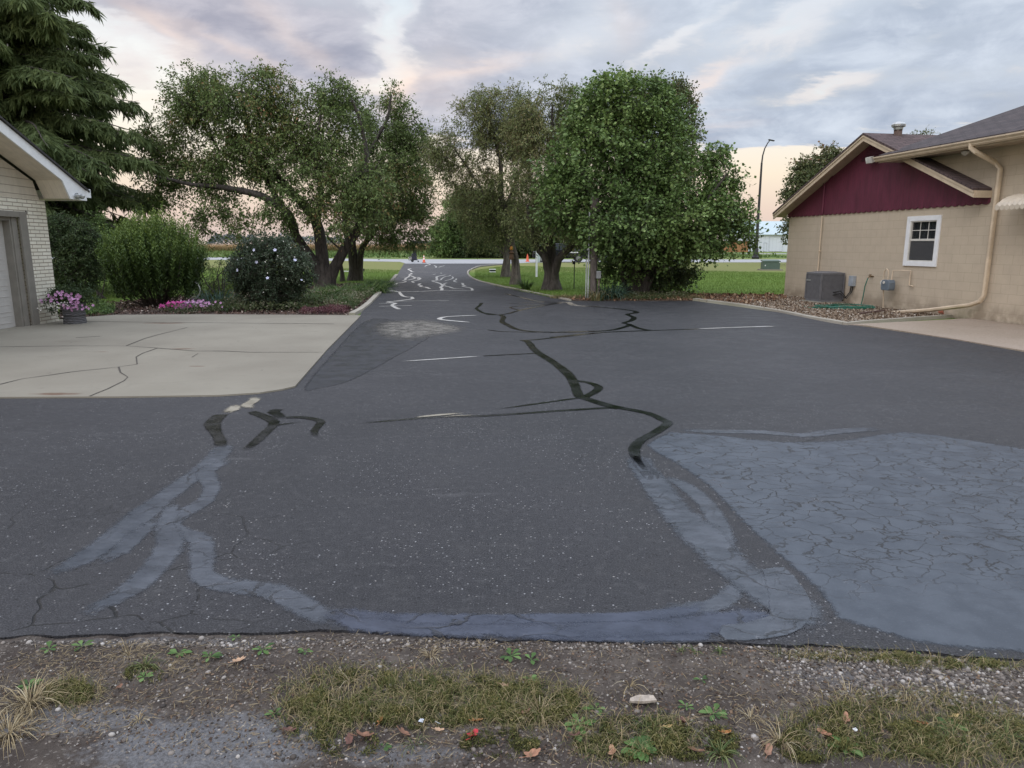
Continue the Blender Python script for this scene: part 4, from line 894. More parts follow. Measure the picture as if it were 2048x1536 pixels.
# siding above, up to the roof line
low = [(.02, 2.502), (.16, 2.502), (.31, 2.86), (4.0, 2.86 + .385 * 3.69), (7.7, 2.86), (7.7, 2.502)]
b = MB(); b.prism(low[::-1], -.24, -.012, lambda p, t_: (p[0], t_, p[1])); b.build('siding', SID, gar)
b = MB(); b.box(.70, .92, -.02, .025, -.02, 2.24); b.box(.92, 6.2, -.02, .025, 2.13, 2.24); b.box(6.2, 6.4, -.02, .025, -.02, 2.24)
b.box(.92, d0, -.26, -.06, -.02, 2.13); b.box(.92, d0 - .04, -.06, -.04, 0, 2.13); b.box(d0, 6.2, -.26, -.06, 2.06, 2.129)
b.box(.66, .70, .002, .03, 2.20, 2.27); b.build('door_frame', TRIM, gar, .004)
b = MB()
dr = MB(); dr.box(d0, d1 + .2, -.25, -.20, .02, 2.06); door = dr.build('overhead_door', simple('door_grey', (.43, .415, .39), .5, .06, 5), gar)
b = MB()
for r_ in range(4):
    z0 = .04 + r_ * .505; b.box(d0 + .01, d1, -.202, -.197, z0 + .497, z0 + .503)
    for k in range(9):
        x0 = d0 + .08 + k * .54
        for z2 in (z0 + .07, z0 + .28): b.box(x0, x0 + .44, -.1985, -.192, z2, z2 + .012); b.box(x0, x0 + .44, -.1985, -.194, z2 + .13, z2 + .14)
b.build('panel_rib', simple('door_rib', (.50, .48, .455), .5, .05, 5), door)
fp_top = [(-.62, 2.75), (4.0, 2.75 + .4 * 4.62), (8.6, 2.75)]
fas = [(-.62, 2.53), (.0, 2.53), (.22, 2.88), (4.0, 2.88 + .395 * 3.78), (7.78, 2.88), (8.0, 2.53), (8.6, 2.53)]
b = MB(); b.prism((fas + fp_top[::-1]), .50, .53, lambda p, t_: (p[0], t_, p[1])); b.build('fascia', WHITE, gar, .004)
b = MB(); pl = [(-.6, 2.54), (.0, 2.54), (.22, 2.885), (4.0, 2.885 + .395 * 3.78), (7.78, 2.885), (8.0, 2.54)]
for (s0, z0), (s1, z1) in zip(pl[:-1], pl[1:]): b.add([(s0, -.01, z0), (s1, -.01, z1), (s1, .498, z1), (s0, .498, z0)], [(0, 1, 2, 3)])
b.box(-.6, -.02, -8, -.011, 2.53, 2.54); b.build('soffit', SOF, gar)
b = MB(); b.box(-.62, -.60, -8, .50, 2.53, 2.75); b.tube([(-.68, -8, 2.70), (-.68, .53, 2.70)], .07, 8); b.box(-.76, -.62, .50, .55, 2.60, 2.78); b.build('gutter', WHITE, gar)
b = MB(); rooflocal(b, -.70, 2.75, 4.0, 2.80 + .4 * 4.65, -8.2, .57, .04); b.build('roof', simple('dark_shingle', (.045, .042, .042), .95, .4, 20, bmp=1, bscale=30, bdist=.02), gar)
b = MB(); rooflocal(b, 4.0, 2.80 + .4 * 4.65, 8.7, 2.75, -8.2, .57, .04); b.build('roof', MATS['dark_shingle'], gar)
b = MB(); b.box(-.4, -.2, .531, .56, 2.56, 2.6)
lampo = MB(); lampo.tube([(-.22, .531, 2.61), (-.22, .56, 2.61)], .06, 16); lo = lampo.build('eave_lamp', GREYM, gar)
b = MB(); b.lathe([(.02, -.05), (.055, -.02), (.06, .02), (.02, .05)], 14, (-.30, .60, 2.60)); b.lathe([(.02, -.05), (.055, -.02), (.06, .02), (.02, .05)], 14, (-.15, .60, 2.60)); b.build('bulb', GALV, lo)

# ------------------------------------------------------------------ white barn, lamp, box
def GB_(name, lab, cat, px, py, rz=0, **k): g = G(px, py); return thing(name, lab, cat, (g[0], g[1], 0), rz, **k)
bw = GB_('barn', 'long white metal barn with pale grey roof across the road', 'barn', 1475, 503.5, -.05)
HX = 24.0
m_, t_, p_, tc_ = base_mat('white_sheet'); x_, y_, z_ = t_.sep(tc_); fr = t_.math('ABSOLUTE', t_.math('SUBTRACT', t_.math('FRACT', t_.math('MULTIPLY', x_, 1.1)), .5))
t_.put(p_.inputs['Base Color'], t_.mix(t_.math('MULTIPLY', t_.mapr(fr, .4, .5), .5), (.62, .66, .72), (.45, .49, .55))); p_.inputs['Roughness'].default_value = .5; SHEET = m_
b = MB(); b.box(0, HX, 0, 14, 0, 4.1); b.build('wall', SHEET, bw)
b = MB(); rs = lambda y0, z0, y1, z1: b.add([(-.4, y0, z0), (HX, y0, z0), (HX, y1, z1), (-.4, y1, z1), (-.4, y0, z0 - .15), (HX, y0, z0 - .15), (HX, y1, z1 - .15), (-.4, y1, z1 - .15)], [(0, 1, 2, 3), (7, 6, 5, 4), (0, 4, 5, 1), (1, 5, 6, 2), (2, 6, 7, 3), (3, 7, 4, 0)])
rs(-.5, 4.1, 7, 7.4); rs(7, 7.4, 14.5, 4.1); b.build('roof', simple('pale_roof', (.42, .50, .52), .45, .06, 1), bw)
b = MB(); ring(b, 7.4, 10.6, .1, 3.6, .10, -.08, -.0); b.build('big_door', simple('sheet_trim', (.50, .53, .58), .5), bw)
b = MB(); ring(b, 6.1, 6.9, .1, 2.2, .08, -.08, -.0); b.build('side_door', MATS['sheet_trim'], bw)
hd = thing('shed', 'low rust brown shed partly hidden behind the shrub leaves near the white barn', 'shed', (*G(1440, 504)[:2], 0), -.03)
b = MB(); b.box(0, 6.5, 0, 3, 0, 2.4); b.build('wall', ribbed('brown_boards', (.34, .17, .08), 'x', 2.5, .5, .3, .9), hd)
b = MB(); b.box(-.2, 6.7, -.3, 3.2, 2.4, 2.6); b.build('roof', WOOD, hd)
lp = GB_('street_lamp', 'tall dark street lamp with curved arm standing by the road', 'street lamp', 1511, 517.3)
b = MB(); b.tube([(0, 0, 0), (0, 0, 4), (0, 0, 11.0)], [.24, .17, .11], 12); b.tube([(0, 0, 10.9), (.06, 0, 11.8), (.25, 0, 12.6), (.55, 0, 13.2), (.75, 0, 13.45)], [.09, .08, .07, .06, .05], 10); b.build('pole', DARK, lp)
b = MB(); b.lathe([(.45, -.1), (.45, .25), (.30, .35), (.28, 1.1), (.24, 1.2)], 16); b.build('base', DARK, lp)
b = MB(); b.obox((.95, 0, 13.5), (.97, 0, -.2), (0, 1, 0), (.2, 0, .97), .35, .16, .06); b.build('lamp_head', DARK, lp, .03)
tf = GB_('utility_box', 'dark green transformer box standing on the mown lawn', 'utility box', 1540, 539.5, -.12)
TG = simple('utility_green', (.075, .115, .09), .5, .1, 6)
b = MB(); b.box(-.54, .54, -.35, .35, 0, .52); b.build('body', TG, tf, .02)
b = MB(); b.add([(-.56, -.37, .52), (.56, -.37, .52), (.56, .37, .58), (-.56, .37, .58), (-.56, -.37, .58), (.56, -.37, .58), (.56, .37, .64), (-.56, .37, .64)], [(3, 2, 1, 0), (4, 5, 6, 7), (0, 1, 5, 4), (1, 2, 6, 5), (2, 3, 7, 6), (3, 0, 4, 7)]); b.build('lid', TG, tf)
b = MB(); b.box(-.42, -.37, -.358, -.351, .25, .32); b.build('sticker', WHITE, tf); b = MB(); b.box(.46, .53, -.362, -.352, .47, .51); b.build('sticker', WHITE, tf)
b = MB(); b.box(-.70, .70, -.5, .5, -.05, .04); b.build('pad', CONC, tf)

# ------------------------------------------------------------------ road works gear
def cone(name, lab, px, py, rz, stripes=True, h=.71):
    t = GB_(name, lab, 'traffic cone', px, py, rz, group='orange traffic cones')
    s = h / .71
    b = MB(); b.box(-.18 * s, .18 * s, -.18 * s, .18 * s, 0, .03); b.build('base', BLACKR if stripes else ORANGE, t, .006)
    b = MB(); b.lathe([(.14 * s, .03), (.13 * s, .05), (.027 * s, h), (.02 * s, h)], 20); b.build('body', ORANGE, t)
    if stripes:
        R_ = lambda z: (.13 + (z / s - .05) / .66 * (.027 - .13)) * s + .003
        for z0, z1 in ((.30, .42), (.50, .64)): b = MB(); b.lathe([(R_(z0 * s), z0 * s), (R_(z1 * s), z1 * s)], 20, cap=False); b.build('reflective_band', simple('reflective_white', (.8, .78, .72), .4), t)
    return t
cone('traffic_cone', 'orange cone with two white bands where the driveway meets the road', 848, 525.5, .3)
cone('traffic_cone', 'plain orange cone on the road edge between the two right hand trunks', 1055, 523.3, .1, False, .8)
cone('traffic_cone', 'orange cone glimpsed between the forked trunks of the crabapple', 654, 529, .5)
mc = GB_('sealing_machine', 'black wheeled sealing machine with white engine beside the banded cone', 'machine', 828, 524, .15)
b = MB(); b.box(-.22, .28, -.3, .3, .22, .78); b.build('tank', simple('navy_black', (.02, .02, .035), .5), mc, .03)
b = MB(); b.box(-.08, .26, -.22, .22, .78, 1.12); b.build('hopper', DARK, mc, .02)
b = MB(); b.box(-.50, -.23, -.22, .22, .26, .52); b.build('engine', OFFW, mc, .03)
b = MB(); b.box(-.48, .3, -.26, .26, .16, .22); b.tube([(.3, -.2, .3), (.44, -.2, .06)], .02, 6); b.tube([(.3, .2, .3), (.44, .2, .06)], .02, 6); b.build('frame', DARK, mc)
b = MB()
for yy in (-.26, .26): b.tube([(-.25, yy, .5), (-.65, yy, .85), (-.82, yy, .98)], .018, 6)
b.tube([(-.82, -.26, .98), (-.82, .26, .98)], .018, 6); b.build('handle', DARK, mc)
for (wx, wy) in ((-.15, -.34), (-.15, .34), (.40, .0)):
    b = MB(); r_ = .13 if wx < 0 else .07; b.tube([(wx, wy - .03, r_), (wx, wy + .03, r_)], r_, 16); b.build('wheel', BLACKR, mc)
# backpack blower like power tool on the lawn
pt = GB_('power_tool', 'yellow and orange power tool lying on the grass behind the left tree trunks', 'power tool', 673, 546.5, .2)
YEL = simple('tool_yellow', (.85, .50, .05), .5)
b = MB(); b.box(-.30, .10, -.12, .12, .10, .28); b.build('engine', simple('tool_orange', (.55, .13, .04), .5), pt, .05)
b = MB(); b.lathe([(.05, 0), (.17, .03), (.19, .10), (.12, .18), (.05, .20)], 16, (-.02, 0, .34)); b.box(.06, .30, -.05, .05, .16, .22); b.build('housing', YEL, pt)
b = MB(); b.tube([(-.1, 0, .30), (.1, -.05, .36), (.2, -.1, .30)], .05, 10); b.build('hose', BLACKR, pt)
b = MB(); b.tube([(-.30, 0, .16), (-.42, -.1, .02)], .035, 8); b.tube([(-.38, .05, .03), (-.55, .05, .03)], .035, 8); b.build('foot', OFFW, pt)
g = G(696, 543.5); b = MB(); b.box(-.35, .30, -.06, .06, 0, .05); o = tag(b.build('plank', WHITE), 'pale white plank lying flat on the lawn between the two left trunks', 'plank'); o.location = (g[0], g[1], 0)
g = G(727, 545.5); b = MB(); b.tube([(0, 0, 0), (.02, 0, .14)], .012, 6); b.tube([(.02, 0, .12), (.03, 0, .26)], .04, 8); o = tag(b.build('garden_light', DARK), 'small dark stake light on the lawn right of the forked trunk', 'garden light'); o.location = (g[0], g[1], -.02)
ml = GB_('lawn_fixture', 'small white rimmed black fixture on the lawn right of the drive', 'light fixture', 985, 544.5, .1)
b = MB(); b.box(-.19, .19, -.10, .10, 0, .05); b.box(-.20, .20, -.11, .11, .15, .19); b.build('rim', WHITE, ml, .01)
b = MB(); b.box(-.18, .18, -.09, .09, .05, .15); b.build('body', DARK, ml)
# posts
up = GB_('utility_post', 'grey wooden post with white conduits and a meter can beside the big shrub', 'utility post', 1186, 598)
b = MB(); b.tube([(0, 0, -.05), (0, 0, 3.0)], .11, 10); b.build('post', barkmat('old_post', (.08, .065, .055), (.16, .135, .12), 14), up)
for dx_, r_ in ((-.16, .022), (-.225, .016)):
    b = MB(); b.tube([(dx_, -.05, 0), (dx_, -.05, 2.6 if dx_ > -.2 else 1.2)], r_, 8); b.build('conduit', simple('pale_conduit', (.42, .43, .44), .5), up)
b = MB(); b.box(.06, .20, -.22, -.09, .62, .84); b.build('meter_can', GREYM, up, .01)
b = MB(); b.tube([(.15, -.12, 0), (.15, -.12, .63)], .03, 8); b.build('pipe', WOOD, up)
st = GB_('garden_stake', 'thin dark metal stake with small head on the lawn left of the grey post', 'stake', 1148, 577.5)
b = MB(); b.tube([(0, 0, 0), (0, 0, .98)], .018, 8); b.build('rod', simple('dark_green_metal', (.03, .04, .025), .6), st); b = MB(); b.box(-.07, .03, -.05, .05, .90, 1.02); b.build('head', DARK, st)
sg = GB_('sign_post', 'pale white post sign behind the fork of the right tree', 'sign', 1073, 553.5, .1)
b = MB(); b.box(-.05, .05, -.04, .04, 0, 1.5); b.build('post', WHITE, sg); b = MB(); b.box(-.05, .18, -.03, .03, .75, 1.60); b.build('panel', simple('pale_teal', (.60, .68, .70), .5), sg, .01)
pl = thing('utility_pole', 'pale tall utility pole seen through the leaves beyond the road', 'utility pole', (*G(1127, 516)[:2], 0)); b = MB(); b.tube([(0, 0, 0), (0, 0, 9.5)], [.20, .13], 10); b.build('pole', simple('pale_pole', (.34, .31, .28), .9, .2), pl)
b = MB(); b.box(-.9, .9, -.06, .06, 8.7, 8.85); b.build('crossarm', WOOD, pl)
# pickup truck on the road
tr = GB_('pickup_truck', 'black pickup truck with white lettering parked on the road behind the right trees', 'pickup truck', 1117, 524, -.03)
TB = simple('truck_black', (.008, .009, .018), .18, .2, 3, bmp=0)
b = MB(); b.prism([(-2.5, .55), (-2.45, 1.0), (-1.2, 1.12), (-.55, 1.72), (.75, 1.78), (1.0, 1.15), (3.0, 1.15), (3.02, .5), (2.6, .45), (-2.3, .42)][::-1], -.92, .92, lambda p, t_: (p[0], t_, p[1])); b.build('body', TB, tr, .06)
b = MB(); b.prism([(-1.0, 1.15), (-.5, 1.62), (-.02, 1.66), (-.02, 1.15)][::-1], -.935, -.925, lambda p, t_: (p[0], t_, p[1])); b.prism([(.06, 1.15), (.06, 1.66), (.66, 1.68), (.82, 1.15)][::-1], -.935, -.925, lambda p, t_: (p[0], t_, p[1]))
b.build('window', simple('car_glass', (.05, .06, .07), .1, .1, bmp=0), tr)
for wx in (-1.65, 1.85):
    for wy in (-.85, .85):
        b = MB(); b.tube([(wx, wy - .11, .36), (wx, wy + .11, .36)], .37, 20); wh = b.build('wheel', BLACKR, tr)
        b = MB(); b.tube([(wx, wy - .125, .36), (wx, wy - .112, .36)], .22, 16); b.build('rim', GREYM, wh)
b = MB(); r1 = random.Random(5)
for k in range(7): b.box(1.02 + k * .13, 1.12 + k * .13, -.932, -.928, .86, .95 + .02 * (k % 2))
for (x, z, w_, h_) in ((.62, .98, .10, .12), (.82, 1.03, .22, .05), (.86, .92, .06, .22), (1.05, 1.0, .14, .06)): b.box(x, x + w_, -.9345, -.9285, z, z + h_)
b.build('lettering', WHITE, tr)
b = MB(); b.box(.95, 1.55, -.9, .9, 1.16, 1.55); b.build('tool_rack', simple('rack_grey', (.10, .10, .11), .6), tr, .03)
tl = GB_('trailer', 'low dark trailer carrying white items behind the black pickup', 'trailer', 1164, 524, -.02)
b = MB(); b.box(.0, 3.0, -.8, .8, .45, .62); b.tube([(-.6, 0, .5), (0, 0, .5)], .05, 8); b.build('deck', DARK, tl)
b = MB(); b.box(.1, .6, -.5, .4, .62, 1.25); b.build('load', OFFW, tl, .05); b = MB(); b.box(.75, .95, -.6, -.3, .62, .95); b.build('load', OFFW, tl, .03)
for wx in (1.3, 2.1): b = MB(); b.tube([(wx, -.95, .3), (wx, -.82, .3)], .3, 16); b.build('wheel', BLACKR, tl)
# hanging feeder on the right trunk
fd = thing('bird_feeder', 'orange and brown hanging feeder on the second trunk right of the drive', 'bird feeder', PX(1023, 512, 29.6)); b = MB(); b.lathe([(.09, -.15), (.11, -.10), (.07, .08), (.13, .12), (.02, .22)], 12); b.build('body', simple('feeder_brown', (.12, .07, .04), .8), fd)
b = MB(); b.lathe([(.05, .24), (.08, .30), (.03, .40)], 8); b.build('top', simple('feeder_orange', (.55, .25, .04), .6), fd)

# ------------------------------------------------------------------ planter
pg = G(139, 650); pn = thing('flower_planter', 'round grey barrel planter overflowing with pink and white flowers by the garage corner', 'planter', (pg[0], pg[1] + .2, 0))
BAR, t_, p_, tc_ = base_mat('barrel_stone'); z_ = t_.sep(tc_)[2]; wv = t_.math('SINE', t_.math('ADD', t_.math('MULTIPLY', z_, 190), t_.math('MULTIPLY', t_.noise(tc_, 9, 3), 9)))
t_.put(p_.inputs['Base Color'], t_.mix(t_.mapr(wv, -1, 1), (.055, .052, .055), (.15, .145, .15))); p_.inputs['Roughness'].default_value = .85; bump(t_, p_, wv, .6, .01)
b = MB(); b.lathe([(.20, 0), (.215, .02), (.205, .12), (.195, .17), (.215, .19), (.215, .21), (.20, .23), (.225, .36), (.235, .44), (.215, .44), (.20, .40)], 28); b.build('barrel', BAR, pn)
PAT = dict(pn=pn)
# hoop ornament
ho = GB_('garden_hoop', 'pale wire hoop ornament standing among the pink flowers in the bed', 'garden ornament', 388, 612)
b = MB()
for k, r_ in enumerate((.205, .19, .175)):
    b.tube([(math.cos(2 * math.pi * i / 28) * r_ + .01 * k, .02 * k - .02, .42 + math.sin(2 * math.pi * i / 28) * r_ * 1.15 + .012 * k) for i in range(28)], .008, 6, True)
b.build('hoop', simple('pale_wire', (.42, .42, .38), .5), ho)
b = MB(); b.lathe([(.10, 0), (.11, .03), (.05, .08), (.04, .16), (.09, .20)], 14); b.build('base', simple('stone_grey', (.36, .37, .35), .8), ho)
b = MB(); b.tube([(-.17, 0, .60), (-.10, 0, .66), (-.04, 0, .64), (.02, .0, .60)], [.02, .045, .04, .015], 10); b.build('finial', simple('blue_grey', (.28, .31, .36), .6), ho)
# ------------------------------------------------------------------ trees and shrubs
def limb_pts(pxs, Y0, dYs):
    n = len(pxs); return [PX(x, y, Y0 + dYs * (i / max(1, n - 1)) ** 1.3) for i, (x, y) in enumerate(pxs)]
def resample(P, step=.25):
    return np.array(smooth_path3(P, step))
def smooth_path3(pts, step):
    pts = [np.array(p, float) for p in pts]; out = []; P = [2 * pts[0] - pts[1]] + pts + [2 * pts[-1] - pts[-2]]
    for i in range(1, len(P) - 2):
        L = np.linalg.norm(P[i + 1] - P[i]); n = max(2, int(L / step))
        for k in range(n):
            s = k / n; a, b, c, d = P[i - 1], P[i], P[i + 1], P[i + 2]
            out.append(.5 * ((2 * b) + (c - a) * s + (2 * a - 5 * b + 4 * c - d) * s * s + (3 * b - a - 3 * c + d) * s ** 3))
    out.append(pts[-1]); return out
def lobes_world(lobes, Y0):
    """(px, py, rx, ry, dY[, depth factor]) -> centre, radii"""
    out = []
    for l in lobes:
        cx, cy, rx, ry, dY = l[:5]; k = l[5] if len(l) > 5 else .9; Y = Y0 + dY; c = PX(cx, cy, Y); m = Y / FPX
        out.append((c, np.array([rx * m, max(rx, ry) * m * k, ry * m])))
    return out
def clusters(lw, dens, shell=.45, gap=None):
    C_ = []; O_ = []; sd_ = rng.uniform(0, 40)
    for c, r in lw:
        vol = r[0] * r[1] * r[2] * 4.19; n = max(3, int(vol ** .72 * dens))
        d = unit(rng.normal(size=(n, 3))); rad = rng.random(n) ** shell
        q = c + d * rad[:, None] * r
        if gap and r.min() > .8:
            rad2 = np.where(rng.random(n) < .08, rng.uniform(1.05, 1.3, n), 1.0); q = c + (q - c) * rad2[:, None]
            m = min(r.min(), 1.5); k = fbm(q[:, 0] / m * 2.1 + sd_ + q[:, 1] / m * .5, q[:, 2] / m * 2.1 + sd_ - q[:, 1] / m * .4, 1.0, 3, 31) > gap
            q = q[k]; d = d[k]
        C_.append(q); O_.append(d)
    return np.concatenate(C_), np.concatenate(O_)
def grow(trunks, C_, O_, Y0, r_leaf=.006):
    """connect cluster centres to the limb skeleton; returns branch polylines"""
    nodes = np.concatenate([t[0] for t in trunks]); rad = np.concatenate([t[1] for t in trunks])
    D0 = np.min(np.linalg.norm(C_[:, None] - nodes[None, ::3], axis=2), axis=1); order = np.argsort(D0); br = []
    for i in order:
        c = C_[i]; d = np.linalg.norm(nodes - c, axis=1) + np.maximum(0, nodes[:, 2] - c[2]) * .8; j = int(np.argmin(d)); p0 = nodes[j]; L = np.linalg.norm(c - p0)
        if L < .05: continue
        n = max(3, int(L / .3)); t = np.linspace(0, 1, n + 1)[:, None]; mid = rng.normal(size=3) * L * .10; mid[2] += L * .12
        P = p0 + (c - p0) * t + mid * np.sin(t * math.pi) + rng.normal(size=(n + 1, 3)) * .015 * (t > 0)
        P[0] = p0; r0 = min(rad[j] * .62, .012 + .014 * L); R = r0 + (r_leaf - r0) * t[:, 0]
        br.append((P, R)); nodes = np.concatenate([nodes, P[1:]]); rad = np.concatenate([rad, R[1:]])
    return br
def twig_leaves(C_, O_, crown_c, ntw, tl, nl, size, asp, droop, upk, tone_fn, out=.7, sub=1.0):
    """twigs radiating from cluster centres with leaves along them"""
    n = len(C_) * ntw; c = np.repeat(C_, ntw, 0); o = np.repeat(O_, ntw, 0)
    d = unit(rng.normal(size=(n, 3)) + o * out); d[:, 2] += rng.normal(size=n) * .1 - droop * .5; d = unit(d)
    L = rng.uniform(.5, 1.15, n) * tl
    k = np.tile(np.linspace(.12, 1, nl), n); cc = np.repeat(c, nl, 0); dd = np.repeat(d, nl, 0); LL = np.repeat(L, nl)
    p = cc + dd * (LL * k)[:, None]; p[:, 2] -= droop * LL * k * k * .6
    p += rng.normal(size=p.shape) * size * .35
    ld = unit(dd * .7 + rng.normal(size=p.shape) * .75 + np.array([0, 0, -droop * .8])); s = rng.uniform(.6, 1.2, len(p)) * size
    base = np.repeat(rng.random(len(C_)), ntw * nl); tone = np.clip(tone_fn(p) + (base - .5) * .42 + rng.normal(size=len(p)) * .13, 0, 1)
    V, Q, T = leaves(p, ld, s, s * asp, tone, upk)
    e = c + d * L[:, None]; e[:, 2] -= droop * L * .6
    return (V, Q, T), (c, e)
def sticks(A, B, r):
    """thin three sided twigs"""
    n = len(A); d = unit(B - A); a = unit(np.cross(d, np.array([.3, .2, 1.0]))); b = np.cross(d, a); vs = []
    for P, rr in ((A, r), (B, r * .4)):
        for k in range(3): t = 2.094 * k; vs.append(P + (a * math.cos(t) + b * math.sin(t)) * rr)
    V = np.stack(vs, 1).reshape(-1, 3); base = np.arange(n)[:, None] * 6
    Q = np.concatenate([base + np.array([[k, (k + 1) % 3, 3 + (k + 1) % 3, 3 + k]]) for k in range(3)], 0); return V, Q
BARK = barkmat('dark_bark', (.030, .024, .020), (.085, .072, .062)); BARKG = barkmat('grey_bark', (.055, .046, .038), (.15, .13, .11), 12)
TW = simple('twig_brown', (.055, .042, .032), .9, .2, 6, bmp=0)
def origin(o, p):            # move an object's data so its origin sits at the base
    pass
def tree(name, label, cat, base, limbs, lobes, dens, leafp, mat, bark=BARK, dY=0, group=None, Y=None, shell=.45, twr=.004, parts=('trunk', 'crown'), seedtone=None, minz=None, twigs=True, gap=.40):
    """limbs: list of (pixel points, r0, r1, depth shift); lobes in pixels at the tree's depth"""
    g = G(*base) if Y is None else PX(base[0], base[1], Y); Y0 = float(g[1]); g = np.array([g[0], g[1], 0.0])
    t = thing(name, label, cat, g, 0, group)
    tr = []; b = MB()
    for pxs, r0, r1, ds in limbs:
        P = resample([p - g for p in limb_pts(pxs, Y0, ds)], .3); n = len(P); k = np.linspace(0, 1, n)
        P = P + np.stack([fbm(k * 9 + r0 * 50, k * 0 + 1, 1, 3, 3) - .5, fbm(k * 9, k * 0 + 5 + r0 * 90, 1, 3, 4) - .5, k * 0], 1) * .22 * np.minimum(1, k * 4)[:, None]
        R = r0 + (r1 - r0) * k ** .8
        if limbs[0][0] is pxs or abs(pxs[0][1] - base[1]) < 6: R = R * (1 + .45 * np.exp(-np.arange(n) * .3 / .22))
        if abs(pxs[0][1] - base[1]) < 6: P[0, 2] = -.06
        tr.append((P, R)); b.tube(P, list(R), 10)
    lw = [(c - g, r) for c, r in lobes_world(lobes, Y0)]
    C_, O_ = clusters(lw, dens * (1.25 if gap else 1), shell, gap)
    if minz is not None: C_[:, 2] = np.maximum(C_[:, 2], minz)
    for P, R in grow(tr, C_, O_, Y0): b.tube(P, list(R), 5, cap=False)
    trunk = b.build(parts[0], bark, t)
    top = max(c[2] + r[2] for c, r in lw); bot = min(c[2] - r[2] for c, r in lw)
    sc = fbm
    tf = seedtone or (lambda p: .30 + .5 * (fbm(p[:, 0] * 1.0 + 50, p[:, 2] * 1.0 + p[:, 1] * .7 + 50, .55, 3, 11) ))
    (V, Q, T), (A, B) = twig_leaves(C_, O_, None, *leafp, tf)
    qmesh(parts[1], V, Q, mat, t, T)
    if twigs:
        V, Q = sticks(A, B, twr); qmesh('twigs', V, Q, TW, t)
    return t
# leaf materials
LA = leafmat('leaf_crab', [(0, (.066, .094, .032)), (.45, (.135, .19, .062)), (.75, (.165, .21, .07)), (.93, (.25, .21, .08)), (1, (.31, .18, .09))], .26, .6, .2)
LB = leafmat('leaf_olive', [(0, (.080, .105, .038)), (.4, (.16, .195, .075)), (.75, (.23, .24, .10)), (1, (.31, .24, .13))], .30, .6, .2)
LR = leafmat('leaf_redbud', [(0, (.048, .085, .026)), (.45, (.11, .175, .052)), (.75, (.19, .28, .085)), (1, (.30, .38, .14))], .26, .5, .3)
LD = leafmat('leaf_dark', [(0, (.025, .040, .016)), (.5, (.050, .080, .030)), (.9, (.09, .125, .045)), (1, (.15, .20, .07))], .25)
LY = leafmat('leaf_bright', [(0, (.030, .050, .014)), (.35, (.070, .115, .026)), (.75, (.16, .22, .045)), (1, (.28, .34, .08))], .25)
LF = leafmat('leaf_far', [(0, (.06, .085, .035)), (.5, (.12, .145, .06)), (.85, (.19, .17, .08)), (1, (.32, .15, .09))], .3)
LFAR = leafmat('leaf_distant_haze', [(0, (.10, .13, .13)), (1, (.16, .18, .17))], .2)  # far haze painted in as bluish grey leaf colour
#           ntw, tl, nl, size, asp, droop, upk
apple = (8, .62, 9, .125, .45, .45, .6); olive = (8, .62, 10, .115, .36, .55, .6); redb = (7, .50, 7, .110, .85, .40, .45)

tree('crabapple_tree', 'wide spreading dark crabapple tree with long low limb left of the driveway', 'tree', (648, 575),
     [([(646, 575), (632, 535), (612, 500), (590, 470), (576, 430), (525, 392), (440, 374), (380, 369), (310, 352)], .25, .045, -1.5),
      ([(650, 575), (646, 530), (640, 485), (630, 440), (600, 400), (560, 360), (505, 300), (490, 225), (480, 175)], .28, .04, .8),
      ([(654, 575), (668, 535), (692, 498), (716, 460), (728, 400), (735, 330), (720, 250), (700, 200)], .24, .04, -.6),
      ([(634, 450), (640, 380), (632, 310), (640, 230)], .15, .035, -1.0), ([(576, 430), (520, 345), (440, 300), (400, 230)], .12, .03, 1.0), ([(640, 400), (690, 370), (760, 330)], .1, .03, -1)],
     [(470, 205, 105, 62, 0), (385, 265, 85, 70, .5), (330, 335, 50, 62, 0), (420, 345, 80, 45, 0), (425, 425, 48, 45, -1.0), (400, 180, 55, 38, 0), (540, 180, 55, 40, .3), (560, 300, 85, 85, .5),
      (655, 250, 80, 72, 0), (640, 345, 75, 70, -.8), (575, 415, 62, 45, -1.2), (690, 420, 70, 48, -1.4), (500, 300, 75, 60, -.5), (300, 280, 18, 38, 0), (660, 185, 50, 28, 0), (475, 445, 30, 25, -1), (740, 385, 40, 60, -1), (330, 385, 32, 28, -.6)],
     17.5, apple, LA, dY=0, gap=.44)
tree('crabapple_tree', 'second crabapple with pale forked trunk overhanging the left edge of the driveway', 'tree', (712, 560),
     [([(709, 560), (708, 520), (703, 488), (690, 450), (700, 380), (740, 300), (770, 240), (785, 190)], .26, .04, -1.0), ([(715, 560), (722, 510), (735, 480), (765, 450), (810, 420), (830, 390)], .19, .035, -1.6),
      ([(735, 480), (770, 400), (800, 330), (820, 270)], .10, .03, 1.0)],
     [(775, 260, 60, 58, 0), (785, 205, 22, 32, 0), (815, 300, 38, 55, 0), (785, 370, 70, 65, -1.0), (735, 350, 60, 80, 1.0), (760, 440, 70, 42, -1.5), (820, 430, 48, 42, -1.0), (840, 300, 22, 50, 0), (720, 230, 50, 50, 1), (800, 475, 50, 16, -1.2), (838, 385, 30, 45, -.5)],
     18.5, apple, LA, gap=.43)
tree('young_tree', 'slender young tree with thin dark trunk between the two crabapples', 'tree', (685, 562),
     [([(685, 562), (684, 530), (683, 505), (668, 488), (655, 470)], .09, .03, 0), ([(684, 512), (695, 495), (705, 470)], .05, .02, 0), ([(684, 545), (678, 525), (668, 512)], .035, .02, 0)],
     [(680, 470, 30, 22, 0)], 12, apple, LA)
